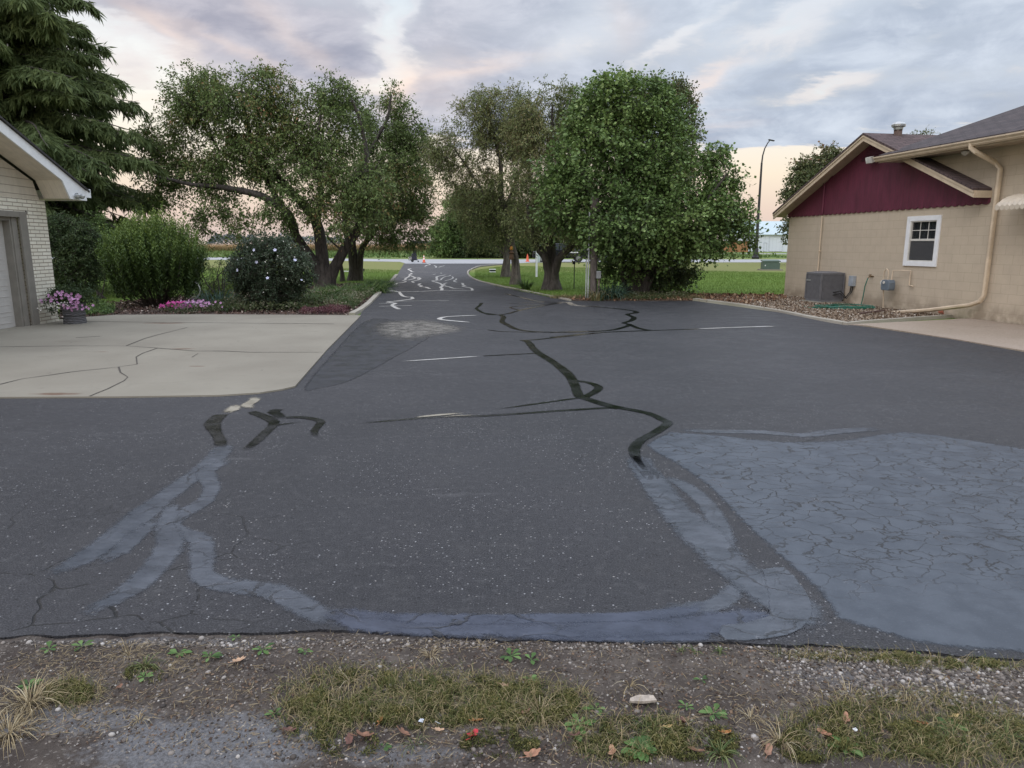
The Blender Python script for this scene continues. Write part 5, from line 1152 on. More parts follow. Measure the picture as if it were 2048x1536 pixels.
tree('olive_tree', 'tall narrow leaved olive green tree with leaning trunk right of the driveway', 'tree', (1031, 568),
     [([(1031, 568), (1031, 530), (1026, 495), (1018, 455), (1006, 400), (1000, 330), (985, 250), (975, 200)], .20, .035, 0), ([(1024, 490), (1012, 470), (1000, 450), (960, 380), (920, 310), (895, 290)], .09, .025, -.8),
      ([(1010, 420), (1040, 340), (1040, 260)], .09, .025, .8)],
     [(965, 245, 62, 58, 0), (1005, 215, 55, 40, 0), (925, 300, 50, 52, -.3), (1000, 320, 78, 80, 0), (888, 312, 30, 32, 0), (1040, 270, 60, 60, .5), (975, 390, 62, 50, 0), (1040, 400, 65, 55, -.5), (975, 192, 26, 22, 0), (940, 355, 45, 45, 0), (870, 295, 16, 22, 0), (1010, 440, 55, 38, 0)],
     21, olive, LB, BARKG)
tree('olive_tree', 'smaller grey trunked tree just behind the leaning olive tree with curved side limb', 'tree', (1012, 553),
     [([(1012, 553), (1013, 520), (1012, 490), (1020, 440), (1030, 380)], .23, .05, 0), ([(1010, 512), (1000, 500), (985, 478), (955, 440), (930, 400)], .07, .02, 0), ([(1015, 525), (1026, 508), (1030, 500)], .05, .03, 0)],
     [(945, 430, 42, 35, 0), (985, 440, 45, 35, 0), (925, 395, 30, 30, 0), (1020, 420, 45, 50, 0), (965, 470, 35, 18, 0), (1060, 440, 35, 30, 0)], 20, olive, LB, BARKG)
tree('olive_tree', 'stout dark trunked tree with three way fork beside the kerb', 'tree', (1102, 578),
     [([(1102, 578), (1100, 545), (1093, 525), (1080, 500), (1066, 470), (1050, 410)], .24, .05, -.5), ([(1103, 578), (1102, 540), (1101, 500), (1100, 460), (1098, 380), (1100, 280), (1105, 215)], .30, .04, .6),
      ([(1106, 578), (1108, 545), (1120, 518), (1145, 490), (1180, 468), (1230, 440)], .22, .06, -.6)],
     [(1105, 245, 65, 58, .6), (1080, 330, 62, 75, 0), (1125, 385, 65, 60, 0), (1065, 430, 50, 42, -.4), (1160, 300, 55, 80, 1.0), (1130, 205, 50, 30, 1), (1120, 450, 60, 25, -.4), (1150, 440, 50, 40, 0), (1060, 250, 40, 50, .4)],
     21, olive, LB, BARK)
tree('shade_tree', 'tall pale green tree rising behind the big broad leaved shrub', 'tree', (1336, 547),
     [([(1336, 547), (1335, 480), (1330, 380), (1340, 300), (1345, 220), (1352, 180)], .28, .05, 0), ([(1332, 400), (1290, 300), (1270, 220)], .14, .04, 0), ([(1336, 360), (1370, 290), (1380, 230)], .1, .03, 0)],
     [(1352, 205, 40, 36, 0), (1362, 260, 32, 50, 0), (1300, 200, 55, 40, 0), (1345, 320, 45, 55, 0), (1270, 260, 60, 60, 0), (1372, 330, 22, 40, 0), (1355, 180, 22, 16, 0), (1320, 400, 50, 50, 0)],
     15, (7, .75, 9, .16, .6, .3, .8), LF, BARKG)
tree('redbud_tree', 'big round many stemmed broad leaved tree beside the grey post', 'tree', (1275, 592),
     [([(1272, 592), (1268, 540), (1262, 480), (1252, 400), (1240, 300), (1230, 200)], .20, .04, 0), ([(1262, 592), (1254, 550), (1242, 500), (1200, 420), (1150, 350), (1130, 280)], .10, .03, -.6),
      ([(1283, 592), (1298, 550), (1318, 510), (1350, 470), (1410, 410), (1450, 350)], .13, .03, -.8), ([(1256, 592), (1246, 555), (1238, 500), (1180, 460), (1120, 420)], .06, .02, -1.0),
      ([(1278, 592), (1284, 540), (1300, 460), (1320, 360), (1330, 270)], .12, .03, .6), ([(1318, 512), (1380, 470), (1450, 440), (1480, 440)], .07, .02, -1), ([(1290, 592), (1305, 560), (1325, 520), (1330, 490)], .07, .02, -.4)],
     [(1240, 205, 82, 48, 0), (1175, 240, 48, 45, 0), (1310, 225, 62, 58, 0), (1200, 320, 95, 72, -.4), (1300, 330, 85, 85, 0), (1130, 400, 55, 58, -.6), (1115, 345, 40, 42, -.3), (1230, 430, 105, 62, -1.0), (1350, 430, 80, 60, -.6), (1430, 415, 55, 50, -.2),
      (1440, 350, 38, 45, 0), (1475, 440, 40, 36, 0), (1218, 478, 40, 30, -1.0), (1235, 535, 42, 40, 0), (1400, 480, 60, 38, -.5), (1225, 165, 35, 16, 0), (1330, 540, 55, 42, .8), (1300, 480, 60, 45, -.8), (1430, 305, 26, 14, 0), (1500, 470, 24, 20, 0)],
     30, redb, LR, BARK, shell=.4, gap=.34)
tree('dark_shrub', 'low dark leaved shrub at the right foot of the big broad leaved tree', 'shrub', (1319, 591),
     [([(1319, 591), (1320, 565), (1322, 540)], .10, .04, 0), ([(1320, 570), (1345, 545), (1370, 535)], .04, .015, 0)],
     [(1330, 545, 48, 32, 0), (1368, 545, 26, 22, 0), (1300, 560, 20, 22, 0)], 50, (6, .3, 7, .09, .6, .4, .8), LD)
# thicket past the road
for (bx, lab, lb) in ((928, 'tall yellowish bush at the left end of the roadside thicket', [(935, 430, 48, 42, 0), (902, 472, 40, 34, 0), (950, 410, 30, 25, 0), (885, 495, 22, 18, 0)]),
                      (965, 'dark dense bush in the middle of the roadside thicket', [(965, 465, 45, 42, 0), (935, 500, 40, 18, 0)]),
                      (1045, 'dark bush behind the grey trunks right of the drive', [(1010, 490, 45, 28, 0), (1060, 480, 45, 36, 0), (1100, 475, 40, 40, 0)]),
                      (1215, 'dark bush beyond the road behind the big broad leaved tree', [(1160, 470, 50, 40, 0), (1240, 460, 60, 45, 0), (1320, 465, 50, 40, 0)])):
    tree('roadside_bush', lab, 'bush', (bx, 516), [([(bx, 516), (bx + 3, 490), (bx + 5, 460)], .3, .06, 0), ([(bx - 3, 516), (bx - 18, 490), (bx - 24, 465)], .2, .05, 0)], lb, 11.0, (7, 1.1, 9, .30, .5, .3, .9), LR if bx == 928 else LD, Y=92, group='bushes beyond the road', twr=.015)
# behind the building
tree('maple_tree', 'round maple with reddening top rising behind the left roof slope', 'tree', (1648, 530), [([(1648, 530), (1648, 440), (1650, 380), (1655, 320)], .4, .08, 0), ([(1648, 430), (1610, 380), (1595, 340)], .15, .05, 0), ([(1648, 450), (1600, 450), (1580, 450)], .12, .04, 0)],
     [(1655, 335, 42, 40, 0), (1615, 385, 36, 48, 0), (1680, 330, 36, 30, 0), (1598, 450, 26, 34, 0), (1680, 380, 50, 60, 0), (1600, 340, 16, 20, 0)], 12.0, (8, .9, 9, .22, .7, .3, .8), LF, BARKG,
     seedtone=lambda p: np.clip(.25 + .45 * fbm(p[:, 0], p[:, 2] + p[:, 1], .5, 3, 3) + np.clip((p[:, 2] - 7.5) * .16, 0, .4), 0, 1), twr=.012)
tree('distant_tree', 'pale tree top peeping over the roof ridge right of the metal vent', 'tree', (1850, 520), [([(1850, 520), (1850, 400), (1850, 290)], .4, .1, 0)], [(1835, 280, 26, 14, 0), (1862, 276, 16, 12, 0)], 6, (6, .9, 8, .2, .6, .3, .8), LF, BARKG, Y=78, twr=.012)
# distant tree line
def treeline(name, lab, x0, x1, ytop, Y, n, cat='tree line', lowf=.5):
    P = []; 
    for i in range(n):
        f = rng.random(); x = x0 + (x1 - x0) * f; yt = 490 - (490 - ytop) * (.45 + .55 * fbm(np.array([f * 7.]), np.array([Y * 1.]), 1, 3, 6)[0] * 1.6) * min(1, 6 * f, 6 * (1 - f)) ** .5
        P.append(PX(x, 492 + (yt - 492) * rng.random() ** .5, Y + rng.normal() * 4))
    P = np.array(P); D = unit(rng.normal(size=P.shape)); s = rng.uniform(.5, 1.4, n) * Y / FPX * 3.2
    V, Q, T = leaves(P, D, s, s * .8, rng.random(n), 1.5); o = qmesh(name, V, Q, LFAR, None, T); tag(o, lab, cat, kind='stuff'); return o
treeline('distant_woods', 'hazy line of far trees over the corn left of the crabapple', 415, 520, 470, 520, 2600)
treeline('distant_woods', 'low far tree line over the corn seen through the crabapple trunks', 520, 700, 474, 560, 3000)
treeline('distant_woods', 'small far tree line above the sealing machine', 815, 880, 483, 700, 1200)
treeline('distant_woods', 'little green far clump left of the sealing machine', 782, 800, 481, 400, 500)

# conifer behind the garage
def conifer():
    Y0 = 25.0; g = G(52, 490 + 1420 * EYE / Y0); g = np.array([PX(52, 560, Y0)[0] - .0, Y0, 0.0])
    t = thing('larch_tree', 'tall feathery conifer with drooping boughs behind the garage', 'tree', g)
    b = MB(); H_ = 15.0; k = np.linspace(0, 1, 20)
    b.tube([(0.25 * math.sin(q * 5) - .25 * q, 0, H_ * q - .05) for q in k], [.26 * (1 - q) + .03 for q in k], 10)
    P_ = []; D_ = []; T_ = []; S_ = []; rr = random.Random(4)
    nb = 185
    for i in range(nb):
        f = (i + rr.random()) / nb; z = 2.0 + f * 12.6; az = i * 2.399 + rr.uniform(-.3, .3)
        L = (5.1 * (1 - max(0, (z - 4.2)) / 11.6) ** .8 if z > 4.2 else 5.1) * rr.uniform(.72, 1.05); n = 12; rise = rr.uniform(.12, .42); pts = []
        for j in range(n + 1):
            s = j / n; r_ = L * s; zz = z + L * (rise * s - (.34 + .2 * (1 - f)) * s * s + .10 * s ** 4); a2 = az + .12 * math.sin(s * 3 + i)
            pts.append(np.array([r_ * math.cos(a2), r_ * math.sin(a2), zz]))
        b.tube(pts, [.05 * (1 - j / n) * (L / 4) + .008 for j in range(n + 1)], 5, cap=False)
        pts = np.array(pts); dr = unit(pts[-1] - pts[0]); sd = np.array([-dr[1], dr[0], 0])
        m = int(44 * L / 3)
        tone_b = rr.uniform(-.2, .25)
        for q in range(m):                     # side branchlets
            s = .12 + .88 * rr.random(); bp = pts[min(n - 1, int(s * n))]; side = rr.choice((-1, 1)); bl = (.34 + .55 * (1 - s)) * L * .30 * rr.uniform(.6, 1.2)
            bd = unit(dr * rr.uniform(.5, 1.0) + sd * side * rr.uniform(.5, 1.1) + np.array([0, 0, rr.uniform(-.25, .15)])); kk = 15
            ss = np.linspace(.05, 1, kk); pp = bp + bd * (bl * ss)[:, None]; pp[:, 2] -= .55 * bl * ss ** 1.6
            pp = np.repeat(pp, 3, 0) + rng.normal(size=(kk * 3, 3)) * .03
            dd = unit(bd * .40 + rng.normal(size=pp.shape) * .35 + np.array([0, 0, -.75]))
            P_.append(pp); D_.append(dd); S_.append(rng.uniform(.16, .42, len(pp))); T_.append(np.clip(.42 + tone_b + rng.normal(size=len(pp)) * .13 + (rr.random() - .5) * .2, 0, 1))
    b.build('trunk', BARK, t)
    P_ = np.concatenate(P_); D_ = np.concatenate(D_); S_ = np.concatenate(S_); T_ = np.concatenate(T_)
    V, Q, T = leaves(P_, D_, S_, S_ * .15, T_, .8)
    qmesh('crown', V, Q, leafmat('needle', [(0, (.070, .10, .040)), (.5, (.14, .18, .070)), (.85, (.22, .26, .10)), (1, (.28, .32, .12))], .4, .6, .16), t, T)
conifer()

# shrubs of the left bed
def shrub(name, lab, cat, base, lobes, dens, leafp, mat, nst=9, tone=None, shell=.35, stems=True, parts=('stems', 'foliage'), Y=None, group=None):
    bx, by = base; return tree(name, lab, cat, base, [([(bx + random.uniform(-8, 8), by), (bx + random.uniform(-25, 25), by - 30), (bx + random.uniform(-45, 45), by - 75)], .022, .010, random.uniform(-.5, .5)) for _ in range(nst)], lobes, dens, leafp, mat, Y=Y, shell=shell, parts=parts, twr=.003, seedtone=tone, minz=.12, group=group, gap=None)
shrub('hedge_bush', 'tall clipped dark green bush against the garage corner', 'bush', (146, 604), [(140, 480, 46, 46, 0), (150, 540, 46, 52, 0), (122, 455, 30, 28, 0), (170, 500, 28, 50, 0), (120, 560, 26, 36, 0)], 330, (5, .16, 7, .055, .55, .3, .9), LD, 5)
shrub('vine_bush', 'loose light green leafy bush between the dark hedge bush and the bright shrub', 'bush', (205, 596), [(205, 500, 26, 36, .5), (225, 540, 22, 36, .5), (195, 465, 22, 26, .8), (186, 440, 22, 16, .8)], 120, (5, .25, 6, .07, .6, .4, .9), LR, 4)
def upright():
    base = G(318, 612); t = thing('bright_shrub', 'rounded bright yellow green shrub with upright leafy shoots', 'shrub', (base[0], base[1], 0)); Y0 = base[1]; m = Y0 / FPX
    b = MB(); P_ = []; D_ = []; S_ = []; T_ = []; rr = random.Random(9)
    for i in range(760):
        a = rr.uniform(0, 6.283); q = math.sqrt(rr.random()); tx = 104 * m * q * math.cos(a); ty = 95 * m * q * math.sin(a)
        top = (178 - 70 * q ** 2.2 + rr.uniform(-16, 10)) * m; 
        if rr.random() < .04: top += 22 * m
        low = max(.15, (.30 + .25 * rr.random()) * top) if q < .75 else .18 + rr.random() * .5; s0 = np.array([tx * .72, ty * .72, low]); e = np.array([tx * 1.02, ty * 1.02, top])
        if i < 90: b.tube([(tx * .18, ty * .18, -.02), (tx * .5, ty * .5, low * .6), tuple(s0), tuple(e * .98)], [.014, .011, .007, .002], 5, cap=False)
        L = np.linalg.norm(e - s0); nl = max(8, int(L / .028)); k = np.linspace(0, 1, nl)[:, None]; p = s0 + (e - s0) * k; p[:, 0] += .04 * np.sin(k[:, 0] * 3 + i)
        an = np.arange(nl) * 2.4 + i; d = unit(np.stack([np.cos(an), np.sin(an), .75 + rng.random(nl) * .5], 1)); P_.append(p); D_.append(d); S_.append(rng.uniform(.07, .115, nl) * (1 - .4 * k[:, 0] ** 4))
        T_.append(np.clip(.05 + rr.uniform(-.08, .18) + .62 * k[:, 0] ** 2 * (top / (178 * m)) + rng.normal(size=nl) * .10, 0, 1))
    b.build('stems', TW, t); P_, D_, S_, T_ = map(np.concatenate, (P_, D_, S_, T_)); V, Q, T = leaves(P_, D_, S_ * 1.1, S_ * .42, T_, .5); qmesh('foliage', V, Q, LY, t, T)
upright()
hib = shrub('flowering_shrub', 'grey green round shrub with pale lilac blossoms left of the crabapple trunks', 'shrub', (545, 618), [(540, 530, 76, 48, 0), (540, 580, 62, 34, 0), (540, 492, 45, 22, 0), (595, 545, 28, 42, 0), (490, 545, 28, 40, 0)], 230, (5, .2, 7, .06, .6, .2, .9),
            leafmat('leaf_greygreen', [(0, (.022, .036, .020)), (.5, (.05, .075, .042)), (.85, (.085, .115, .065)), (1, (.22, .25, .18))], .3), 8)
# flowers helper
def blossoms(name, P, size, mat, parent, petals=5, up=.6, facing=(0, -1, .3)):
    for p in P:
        V = []; Q = []; n0 = 0
        nrm = unit(np.array(facing) + rng.normal(size=3) * .5); a = unit(np.cross(nrm, rng.normal(size=3))); b_ = np.cross(nrm, a); s = size * rng.uniform(.7, 1.15)
        for k in range(petals):
            t = 2 * math.pi * k / petals; d = a * math.cos(t) + b_ * math.sin(t); e = -a * math.sin(t) + b_ * math.cos(t)
            V += [0 * p, d * s * .6 + e * s * .35 + nrm * s * .1, d * s + nrm * s * .2, d * s * .6 - e * s * .35 + nrm * s * .1]; Q.append((n0, n0 + 1, n0 + 2, n0 + 3)); n0 += 4
        o = qmesh(name, np.array(V), np.array(Q), mat, parent); o.location = tuple(float(q) for q in p)
PINK = simple('petal_pink', (.48, .24, .42), .6, .2, 20, bmp=0); MAG = simple('petal_magenta', (.50, .05, .26), .6, .2, 20, bmp=0); LIL = simple('petal_lilac', (.52, .52, .68), .6, .15, 20, bmp=0); WHP = simple('petal_white', (.65, .62, .56), .6, .1, 20, bmp=0)
go = np.array(hib.location)
pts = np.array([PX(x, y, go[1] - 1.0) - go for x, y in ((513, 524), (550, 500), (508, 500), (590, 520), (562, 468), (535, 556), (603, 560), (475, 540))]); blossoms('blossom', pts, .042, LIL, hib)
pts = np.array([PX(random.uniform(470, 615), random.uniform(480, 600), go[1] - random.uniform(.7, 1.0)) - go for _ in range(16)]); blossoms('bud', pts, .016, WHP, hib)
# planter flowers
m_ = pn.location[1] / FPX
lw = [(np.array([x * m_, y, z * m_]), np.array([rx * m_, rx * m_, rz * m_])) for x, y, z, rx, rz in ((-34, 0, 46, 20, 26), (0, 0, 62, 34, 20), (26, 0, 54, 22, 18), (-10, -.05, 56, 32, 12))]
C_, O_ = clusters(lw, 420, .4); (V, Q, T), _ = twig_leaves(C_, O_, None, 4, .09, 5, .04, .7, .3, .9, lambda p: .35 + 0 * p[:, 0]); qmesh('foliage', V, Q, LD, pn, T)
def pblob(cx, cz, rx, rz, n, y=-.42): return np.array([[(cx + random.gauss(0, rx * .5)) * m_, y + random.uniform(-.12, .15), (cz + 9 + random.gauss(0, rz * .45)) * m_] for _ in range(n)])
blossoms('pink_flower', np.concatenate([pblob(-63, 38, 10, 6, 8, -.2), pblob(-14, 44, 14, 10, 16), pblob(22, 48, 12, 8, 14), pblob(34, 40, 10, 12, 14), pblob(18, 28, 14, 8, 16), pblob(38, 26, 10, 8, 10, -.3), pblob(4, 54, 14, 8, 8)]), .034, PINK, pn)
blossoms('white_flower', np.concatenate([pblob(-34, 26, 10, 10, 14), pblob(2, 34, 14, 8, 18), pblob(14, 34, 8, 6, 8)]), .018, WHP, pn)
# low plants in the bed
def strap(name, lab, cat, pxs, n, h, w, stops, spread, group=None, bend=(.5, 1.5)):
    g = G(*pxs); t = None
    a = rng.uniform(0, 6.28, n); rr = np.sqrt(rng.random(n)); P = np.column_stack([np.cos(a) * rr * spread[0], np.sin(a) * rr * spread[1], np.full(n, -.02)]); a = a + rng.normal(size=n) * .6
    V, Q, T = blades(P, np.column_stack([np.cos(a), np.sin(a), np.zeros(n)]), rng.uniform(h * .6, h, n), w, rng.random(n), rng.uniform(*bend, n), 4)
    o = tag(qmesh(name, V, Q, stops, None, T), lab, cat, group); o.location = (g[0], g[1], 0); return o
LYS = leafmat('strap_green', [(0, (.030, .060, .018)), (.5, (.065, .12, .030)), (1, (.14, .19, .05))], .35, .5, .4); IRS = leafmat('iris_blue_green', [(0, (.035, .070, .050)), (1, (.09, .15, .11))], .3)
for i, (x, y, s, lab) in enumerate(((640, 600, 1, 'dense clump of arching daylily leaves at the foot of the crabapple'), (690, 592, 1, 'daylily clump in the middle of the bed edge behind the reddish ground cover'), (738, 585, .9, 'daylily clump nearest the driveway kerb'), (600, 612, .7, 'small daylily clump right under the flowering shrub'), (760, 573, .7, 'last daylily clump at the far tip of the bed'), (665, 612, .7, 'low pale daylily clump in front of the others'))):
    strap('daylily', lab, 'plant', (x, y), int(650 * s), .62 * s + .1, .022, LYS, (.62 * s, .45), 'daylily clumps in the left bed')
strap('iris', 'blue green iris leaves right of the wire hoop', 'plant', (432, 613), 110, .62, .03, IRS, (.38, .2), None, (.1, .9))
strap('yucca', 'spiky dark clump on the lawn left of the stout forked tree', 'plant', (1052, 580), 130, .62, .03, LYS, (.14, .14), None, (.3, 1.1))
strap('pale_lily', 'pale green arching leaves between the grey post and the big tree', 'plant', (1218, 598), 190, .72, .035, IRS, (.42, .2), None, (.3, 1.2))
strap('pale_lily', 'small tuft of pale leaves at the foot of the grey post', 'plant', (1195, 600), 90, .5, .025, DRYB, (.2, .12), None, (.3, 1.0))
shrub('yellow_green_plant', 'loose yellow green perennial between the two left shrubs', 'plant', (440, 600), [(440, 560, 34, 38, .5), (420, 585, 30, 20, .3), (465, 585, 24, 22, .2)], 130, (4, .2, 6, .055, .6, .4, .9), LY, 5)
GC = leafmat('ground_cover', [(0, (.03, .05, .02)), (.4, (.07, .10, .035)), (.7, (.12, .13, .06)), (1, (.30, .27, .20))], .3)
RC_ = leafmat('red_cover', [(0, (.04, .02, .02)), (.5, (.11, .04, .05)), (1, (.25, .14, .13))], .3)
def cover(name, lab, pxpoly, n, hgt, size, mat, kind='stuff'):
    poly = gp(pxpoly); P = scatter(poly, n); k = fbm(P[:, 0], P[:, 1], 1.6, 3, 4); z = rng.random(n) ** .7 * hgt * np.clip(k * 1.6, .1, 1.2); P = np.column_stack([P, z]); D = unit(rng.normal(size=P.shape) + np.array([0, 0, .5])); s = rng.uniform(.6, 1.2, n) * size
    V, Q, T = leaves(P, D, s, s * .6, np.clip(k + rng.normal(size=n) * .2, 0, 1), 1.0); return tag(qmesh(name, V, Q, mat, None, T), kind=kind)
cover('ground_cover', '', [(420, 626), (600, 624), (705, 622), (735, 600), (760, 580), (680, 588), (560, 604), (430, 606)], 15000, .24, .06, GC)
cover('red_ground_cover', '', [(600, 630), (690, 628), (705, 618), (670, 610), (620, 614)], 5000, .14, .05, RC_)
cover('vine_cover', '', [(160, 634), (225, 629), (232, 618), (190, 612), (150, 622)], 4500, .20, .05, LR)
cover('leafy_edge', '', [(1190, 600), (1300, 600), (1380, 598), (1370, 592), (1200, 594)], 3500, .16, .06, GC)
for (x, y, n, mt, lab, s) in ((352, 624, 46, MAG, 'bright magenta flower clump in front of the bright shrub', .30), (385, 621, 30, PINK, 'pale pink flower clump under the wire hoop', .3), (415, 624, 26, PINK, 'small dusty pink flower clump right of the wire hoop', .34), (375, 627, 20, simple('petal_purple', (.20, .03, .14), .6, .2, 20, bmp=0), 'low dark purple flower clump at the concrete edge', .22)):
    g = G(x, y); t = thing('flower_clump', lab, 'flowers', (g[0], g[1], 0)); k = 500; P = np.column_stack([rng.normal(size=k) * s * .6, rng.normal(size=k) * .12, rng.random(k) * .20])
    D = unit(rng.normal(size=P.shape) + [0, 0, .5]); V, Q, T = leaves(P, D, np.full(k, .045), np.full(k, .02), rng.random(k), 1); qmesh('foliage', V, Q, GC, t, T)
    P = np.column_stack([rng.normal(size=n) * s * .55, rng.normal(size=n) * .1 - .05, .12 + rng.random(n) * .14]); blossoms('flower', P, .035, mt, t, facing=(0, -.8, .6))

# ------------------------------------------------------------------ foreground verge
xs = np.arange(-3.6, 3.61, .012); ys = np.concatenate([np.arange(1.3, 2.95, .010)])
XX, YY = np.meshgrid(xs, ys); ey_ = edge_y(XX); dd = ey_ - YY
n1 = fbm(XX, YY, 1.6, 5, 21); n2 = fbm(XX, YY, 14, 5, 22, .6)
rag = (fbm(XX, YY, 7, 4, 23) - .5) * .10
ZZ = -.012 + np.clip((dd + rag) / .16, 0, 1) * (.020 + .022 * n1) + (n2 - .5) * .020 * np.clip((dd + .05) / .1, .2, 1)
ZZ = np.where(dd < -.10, -.045, ZZ)
nx, ny = len(xs), len(ys); idx = np.arange(nx * ny).reshape(ny, nx)
Q = np.stack([idx[:-1, :-1], idx[:-1, 1:], idx[1:, 1:], idx[1:, :-1]], -1).reshape(-1, 4)
keep = (dd[:-1, :-1] > -.14).reshape(-1); Q = Q[keep]
m_, t_, p_, tc_ = base_mat('verge_dirt')
nb_ = t_.noise(tc_, 2.2, 5, .6); nm_ = t_.noise(tc_, 14, 6, .75); nf_ = t_.noise(tc_, 90, 4, .75)
c_ = t_.mix(t_.mapr(nb_, .35, .65), (.090, .073, .062), (.175, .148, .125)); c_ = t_.mix(t_.math('MULTIPLY', t_.mapr(nm_, .35, .65), .6), c_, (.050, .039, .033))
x_, y_, z_ = t_.sep(tc_)
def reg_(px, py, rx, ry):
    g = G(px, py); a = t_.math('DIVIDE', t_.math('SUBTRACT', x_, float(g[0])), rx); b = t_.math('DIVIDE', t_.math('SUBTRACT', y_, float(g[1])), ry)
    q = t_.math('ADD', t_.math('ADD', t_.math('MULTIPLY', a, a), t_.math('MULTIPLY', b, b)), t_.math('MULTIPLY', t_.math('SUBTRACT', nm_, .5), 3.0)); return t_.mapr(q, 1.2, .3)
gr_ = t_.math('MAXIMUM', reg_(420, 1500, .42, .16), t_.math('MULTIPLY', reg_(130, 1450, .35, .08), .8)); gr_ = t_.math('MAXIMUM', gr_, t_.math('MULTIPLY', reg_(800, 1520, .25, .05), .7))
gr_ = t_.math('MAXIMUM', gr_, t_.math('MULTIPLY', reg_(1780, 1360, .5, .12), .5)); gr_ = t_.math('MAXIMUM', gr_, t_.math('MULTIPLY', reg_(350, 1285, .6, .05), .5))
c_ = t_.mix(t_.math('MULTIPLY', gr_, .9), c_, t_.mix(t_.mapr(nf_, .35, .65), (.13, .13, .135), (.26, .26, .27)))
v_ = t_.node('ShaderNodeTexVoronoi'); v_.inputs['Scale'].default_value = 130; t_.put(v_.inputs['Vector'], tc_); r_ = t_.sep(v_.outputs['Color'])
c_ = t_.mix(t_.math('MULTIPLY', t_.math('GREATER_THAN', r_[0], .90), t_.math('MULTIPLY', r_[1], .9)), c_, (.28, .25, .22))
c_ = t_.mix(t_.math('MULTIPLY', nf_, .4), c_, (.02, .016, .014))
t_.put(p_.inputs['Base Color'], c_); p_.inputs['Roughness'].default_value = .95; p_.inputs['Specular IOR Level'].default_value = .2
bump(t_, p_, t_.math('ADD', nf_, nm_), .9, .012)
tag(qmesh('verge', np.stack([XX, YY, ZZ], -1).reshape(-1, 3), Q, m_, None, smooth=True), kind='structure')
def vz(x, y):
    ix = np.clip(((np.asarray(x) - xs[0]) / .012).astype(int), 0, nx - 1); iy = np.clip(((np.asarray(y) - ys[0]) / .010).astype(int), 0, ny - 1); return ZZ[iy, ix]
def vscatter(px, py, rx, ry, n, norm=False):
    """scatter in a pixel-sized patch on the verge ground"""
    a = rng.uniform(0, 6.283, n); q = np.sqrt(rng.random(n)); X = px + np.cos(a) * q * rx; Y_ = py + np.sin(a) * q * ry
    P = np.array([G(x, y)[:2] for x, y in zip(X, Y_)]); k = (edge_y(P[:, 0]) - P[:, 1]) > .01; P = P[k]; return np.column_stack([P, vz(P[:, 0], P[:, 1])])
# grit
P = np.concatenate([vscatter(1024, 1400, 1250, 150, 6500), vscatter(1800, 1360, 260, 60, 3500), vscatter(1024, 1290, 1200, 14, 2500)])
n = len(P); s = rng.uniform(.0015, .006, n) * np.where(rng.random(n) < .08, 2.2, 1); tone = rng.random(n)
def pebbles(name, P, s, tone, mat):
    n = len(P); th = rng.uniform(0, 6.28, n); c, sn = np.cos(th), np.sin(th); ax = np.stack([c, sn, 0 * c], 1); ay = np.stack([-sn, c, 0 * c], 1); az = np.array([0, 0, 1.0]); s = s[:, None]
    k = rng.uniform(.6, 1, (n, 1)); h = rng.uniform(.45, .8, (n, 1))
    ring_ = [P + ax * s * math.cos(t) + ay * s * k * math.sin(t) + az * s * h * .35 for t in np.arange(6) * math.pi / 3]; top = [P + (ax * math.cos(t) + ay * k * math.sin(t)) * s * .55 + az * s * h for t in np.arange(6) * math.pi / 3]; low_ = [P + (ax * math.cos(t) + ay * k * math.sin(t)) * s * .8 - az * s * .2 for t in np.arange(6) * math.pi / 3]
    V = np.stack(low_ + ring_ + top, 1).reshape(-1, 3); b0 = np.arange(n)[:, None] * 18
    Q = [b0 + np.array([[l * 6 + i, l * 6 + (i + 1) % 6, l * 6 + 6 + (i + 1) % 6, l * 6 + 6 + i]]) for l in (0, 1) for i in range(6)] + [b0 + np.array([[12, 13, 14, 15]]), b0 + np.array([[12, 15, 16, 17]])]
    return qmesh(name, V, np.concatenate(Q), mat, None, np.repeat(tone, 18), True)
PEB = leafmat('pebble', [(0, (.045, .038, .034)), (.5, (.12, .10, .085)), (.85, (.22, .19, .165)), (1, (.42, .39, .36))], 0, .8)
tag(pebbles('grit', P, s, tone, PEB), kind='stuff')
P = np.concatenate([vscatter(1870, 1370, 170, 55, 900), vscatter(2000, 1440, 100, 70, 350), vscatter(1650, 1330, 160, 30, 220), vscatter(1024, 1288, 1100, 10, 260)])
tag(pebbles('pebbles', P, rng.uniform(.004, .011, len(P)), rng.random(len(P)), PEB), kind='stuff')
for (x, y, s_, lab) in ((1632, 1392, .020, 'round brown stone on the dirt right of the wood chip'), (1872, 1357, .022, 'largest pale angular stone on the gravelly verge at the right'), (1648, 1362, .012, 'small oval whitish stone above the round brown stone'), (1958, 1397, .018, 'dark blue grey stone near the right edge of the verge'), (1684, 1299, .011, 'pale little stone at the asphalt edge right of the tar band'), (1838, 1372, .013, 'flat tan stone left of the largest pale stone')):
    g = G(x, y); o = pebbles('stone', np.zeros((1, 3)), np.array([s_]), np.array([.9 if 'pale' in lab or 'whit' in lab else (.15 if 'dark' in lab else .45)]), PEB); o.location = (g[0], g[1], float(vz(g[0], g[1])) + .002)
    o.modifiers.new('sub', 'SUBSURF').levels = 2; o.modifiers['sub'].render_levels = 2; tag(o, lab, 'stone', 'larger stones on the verge')
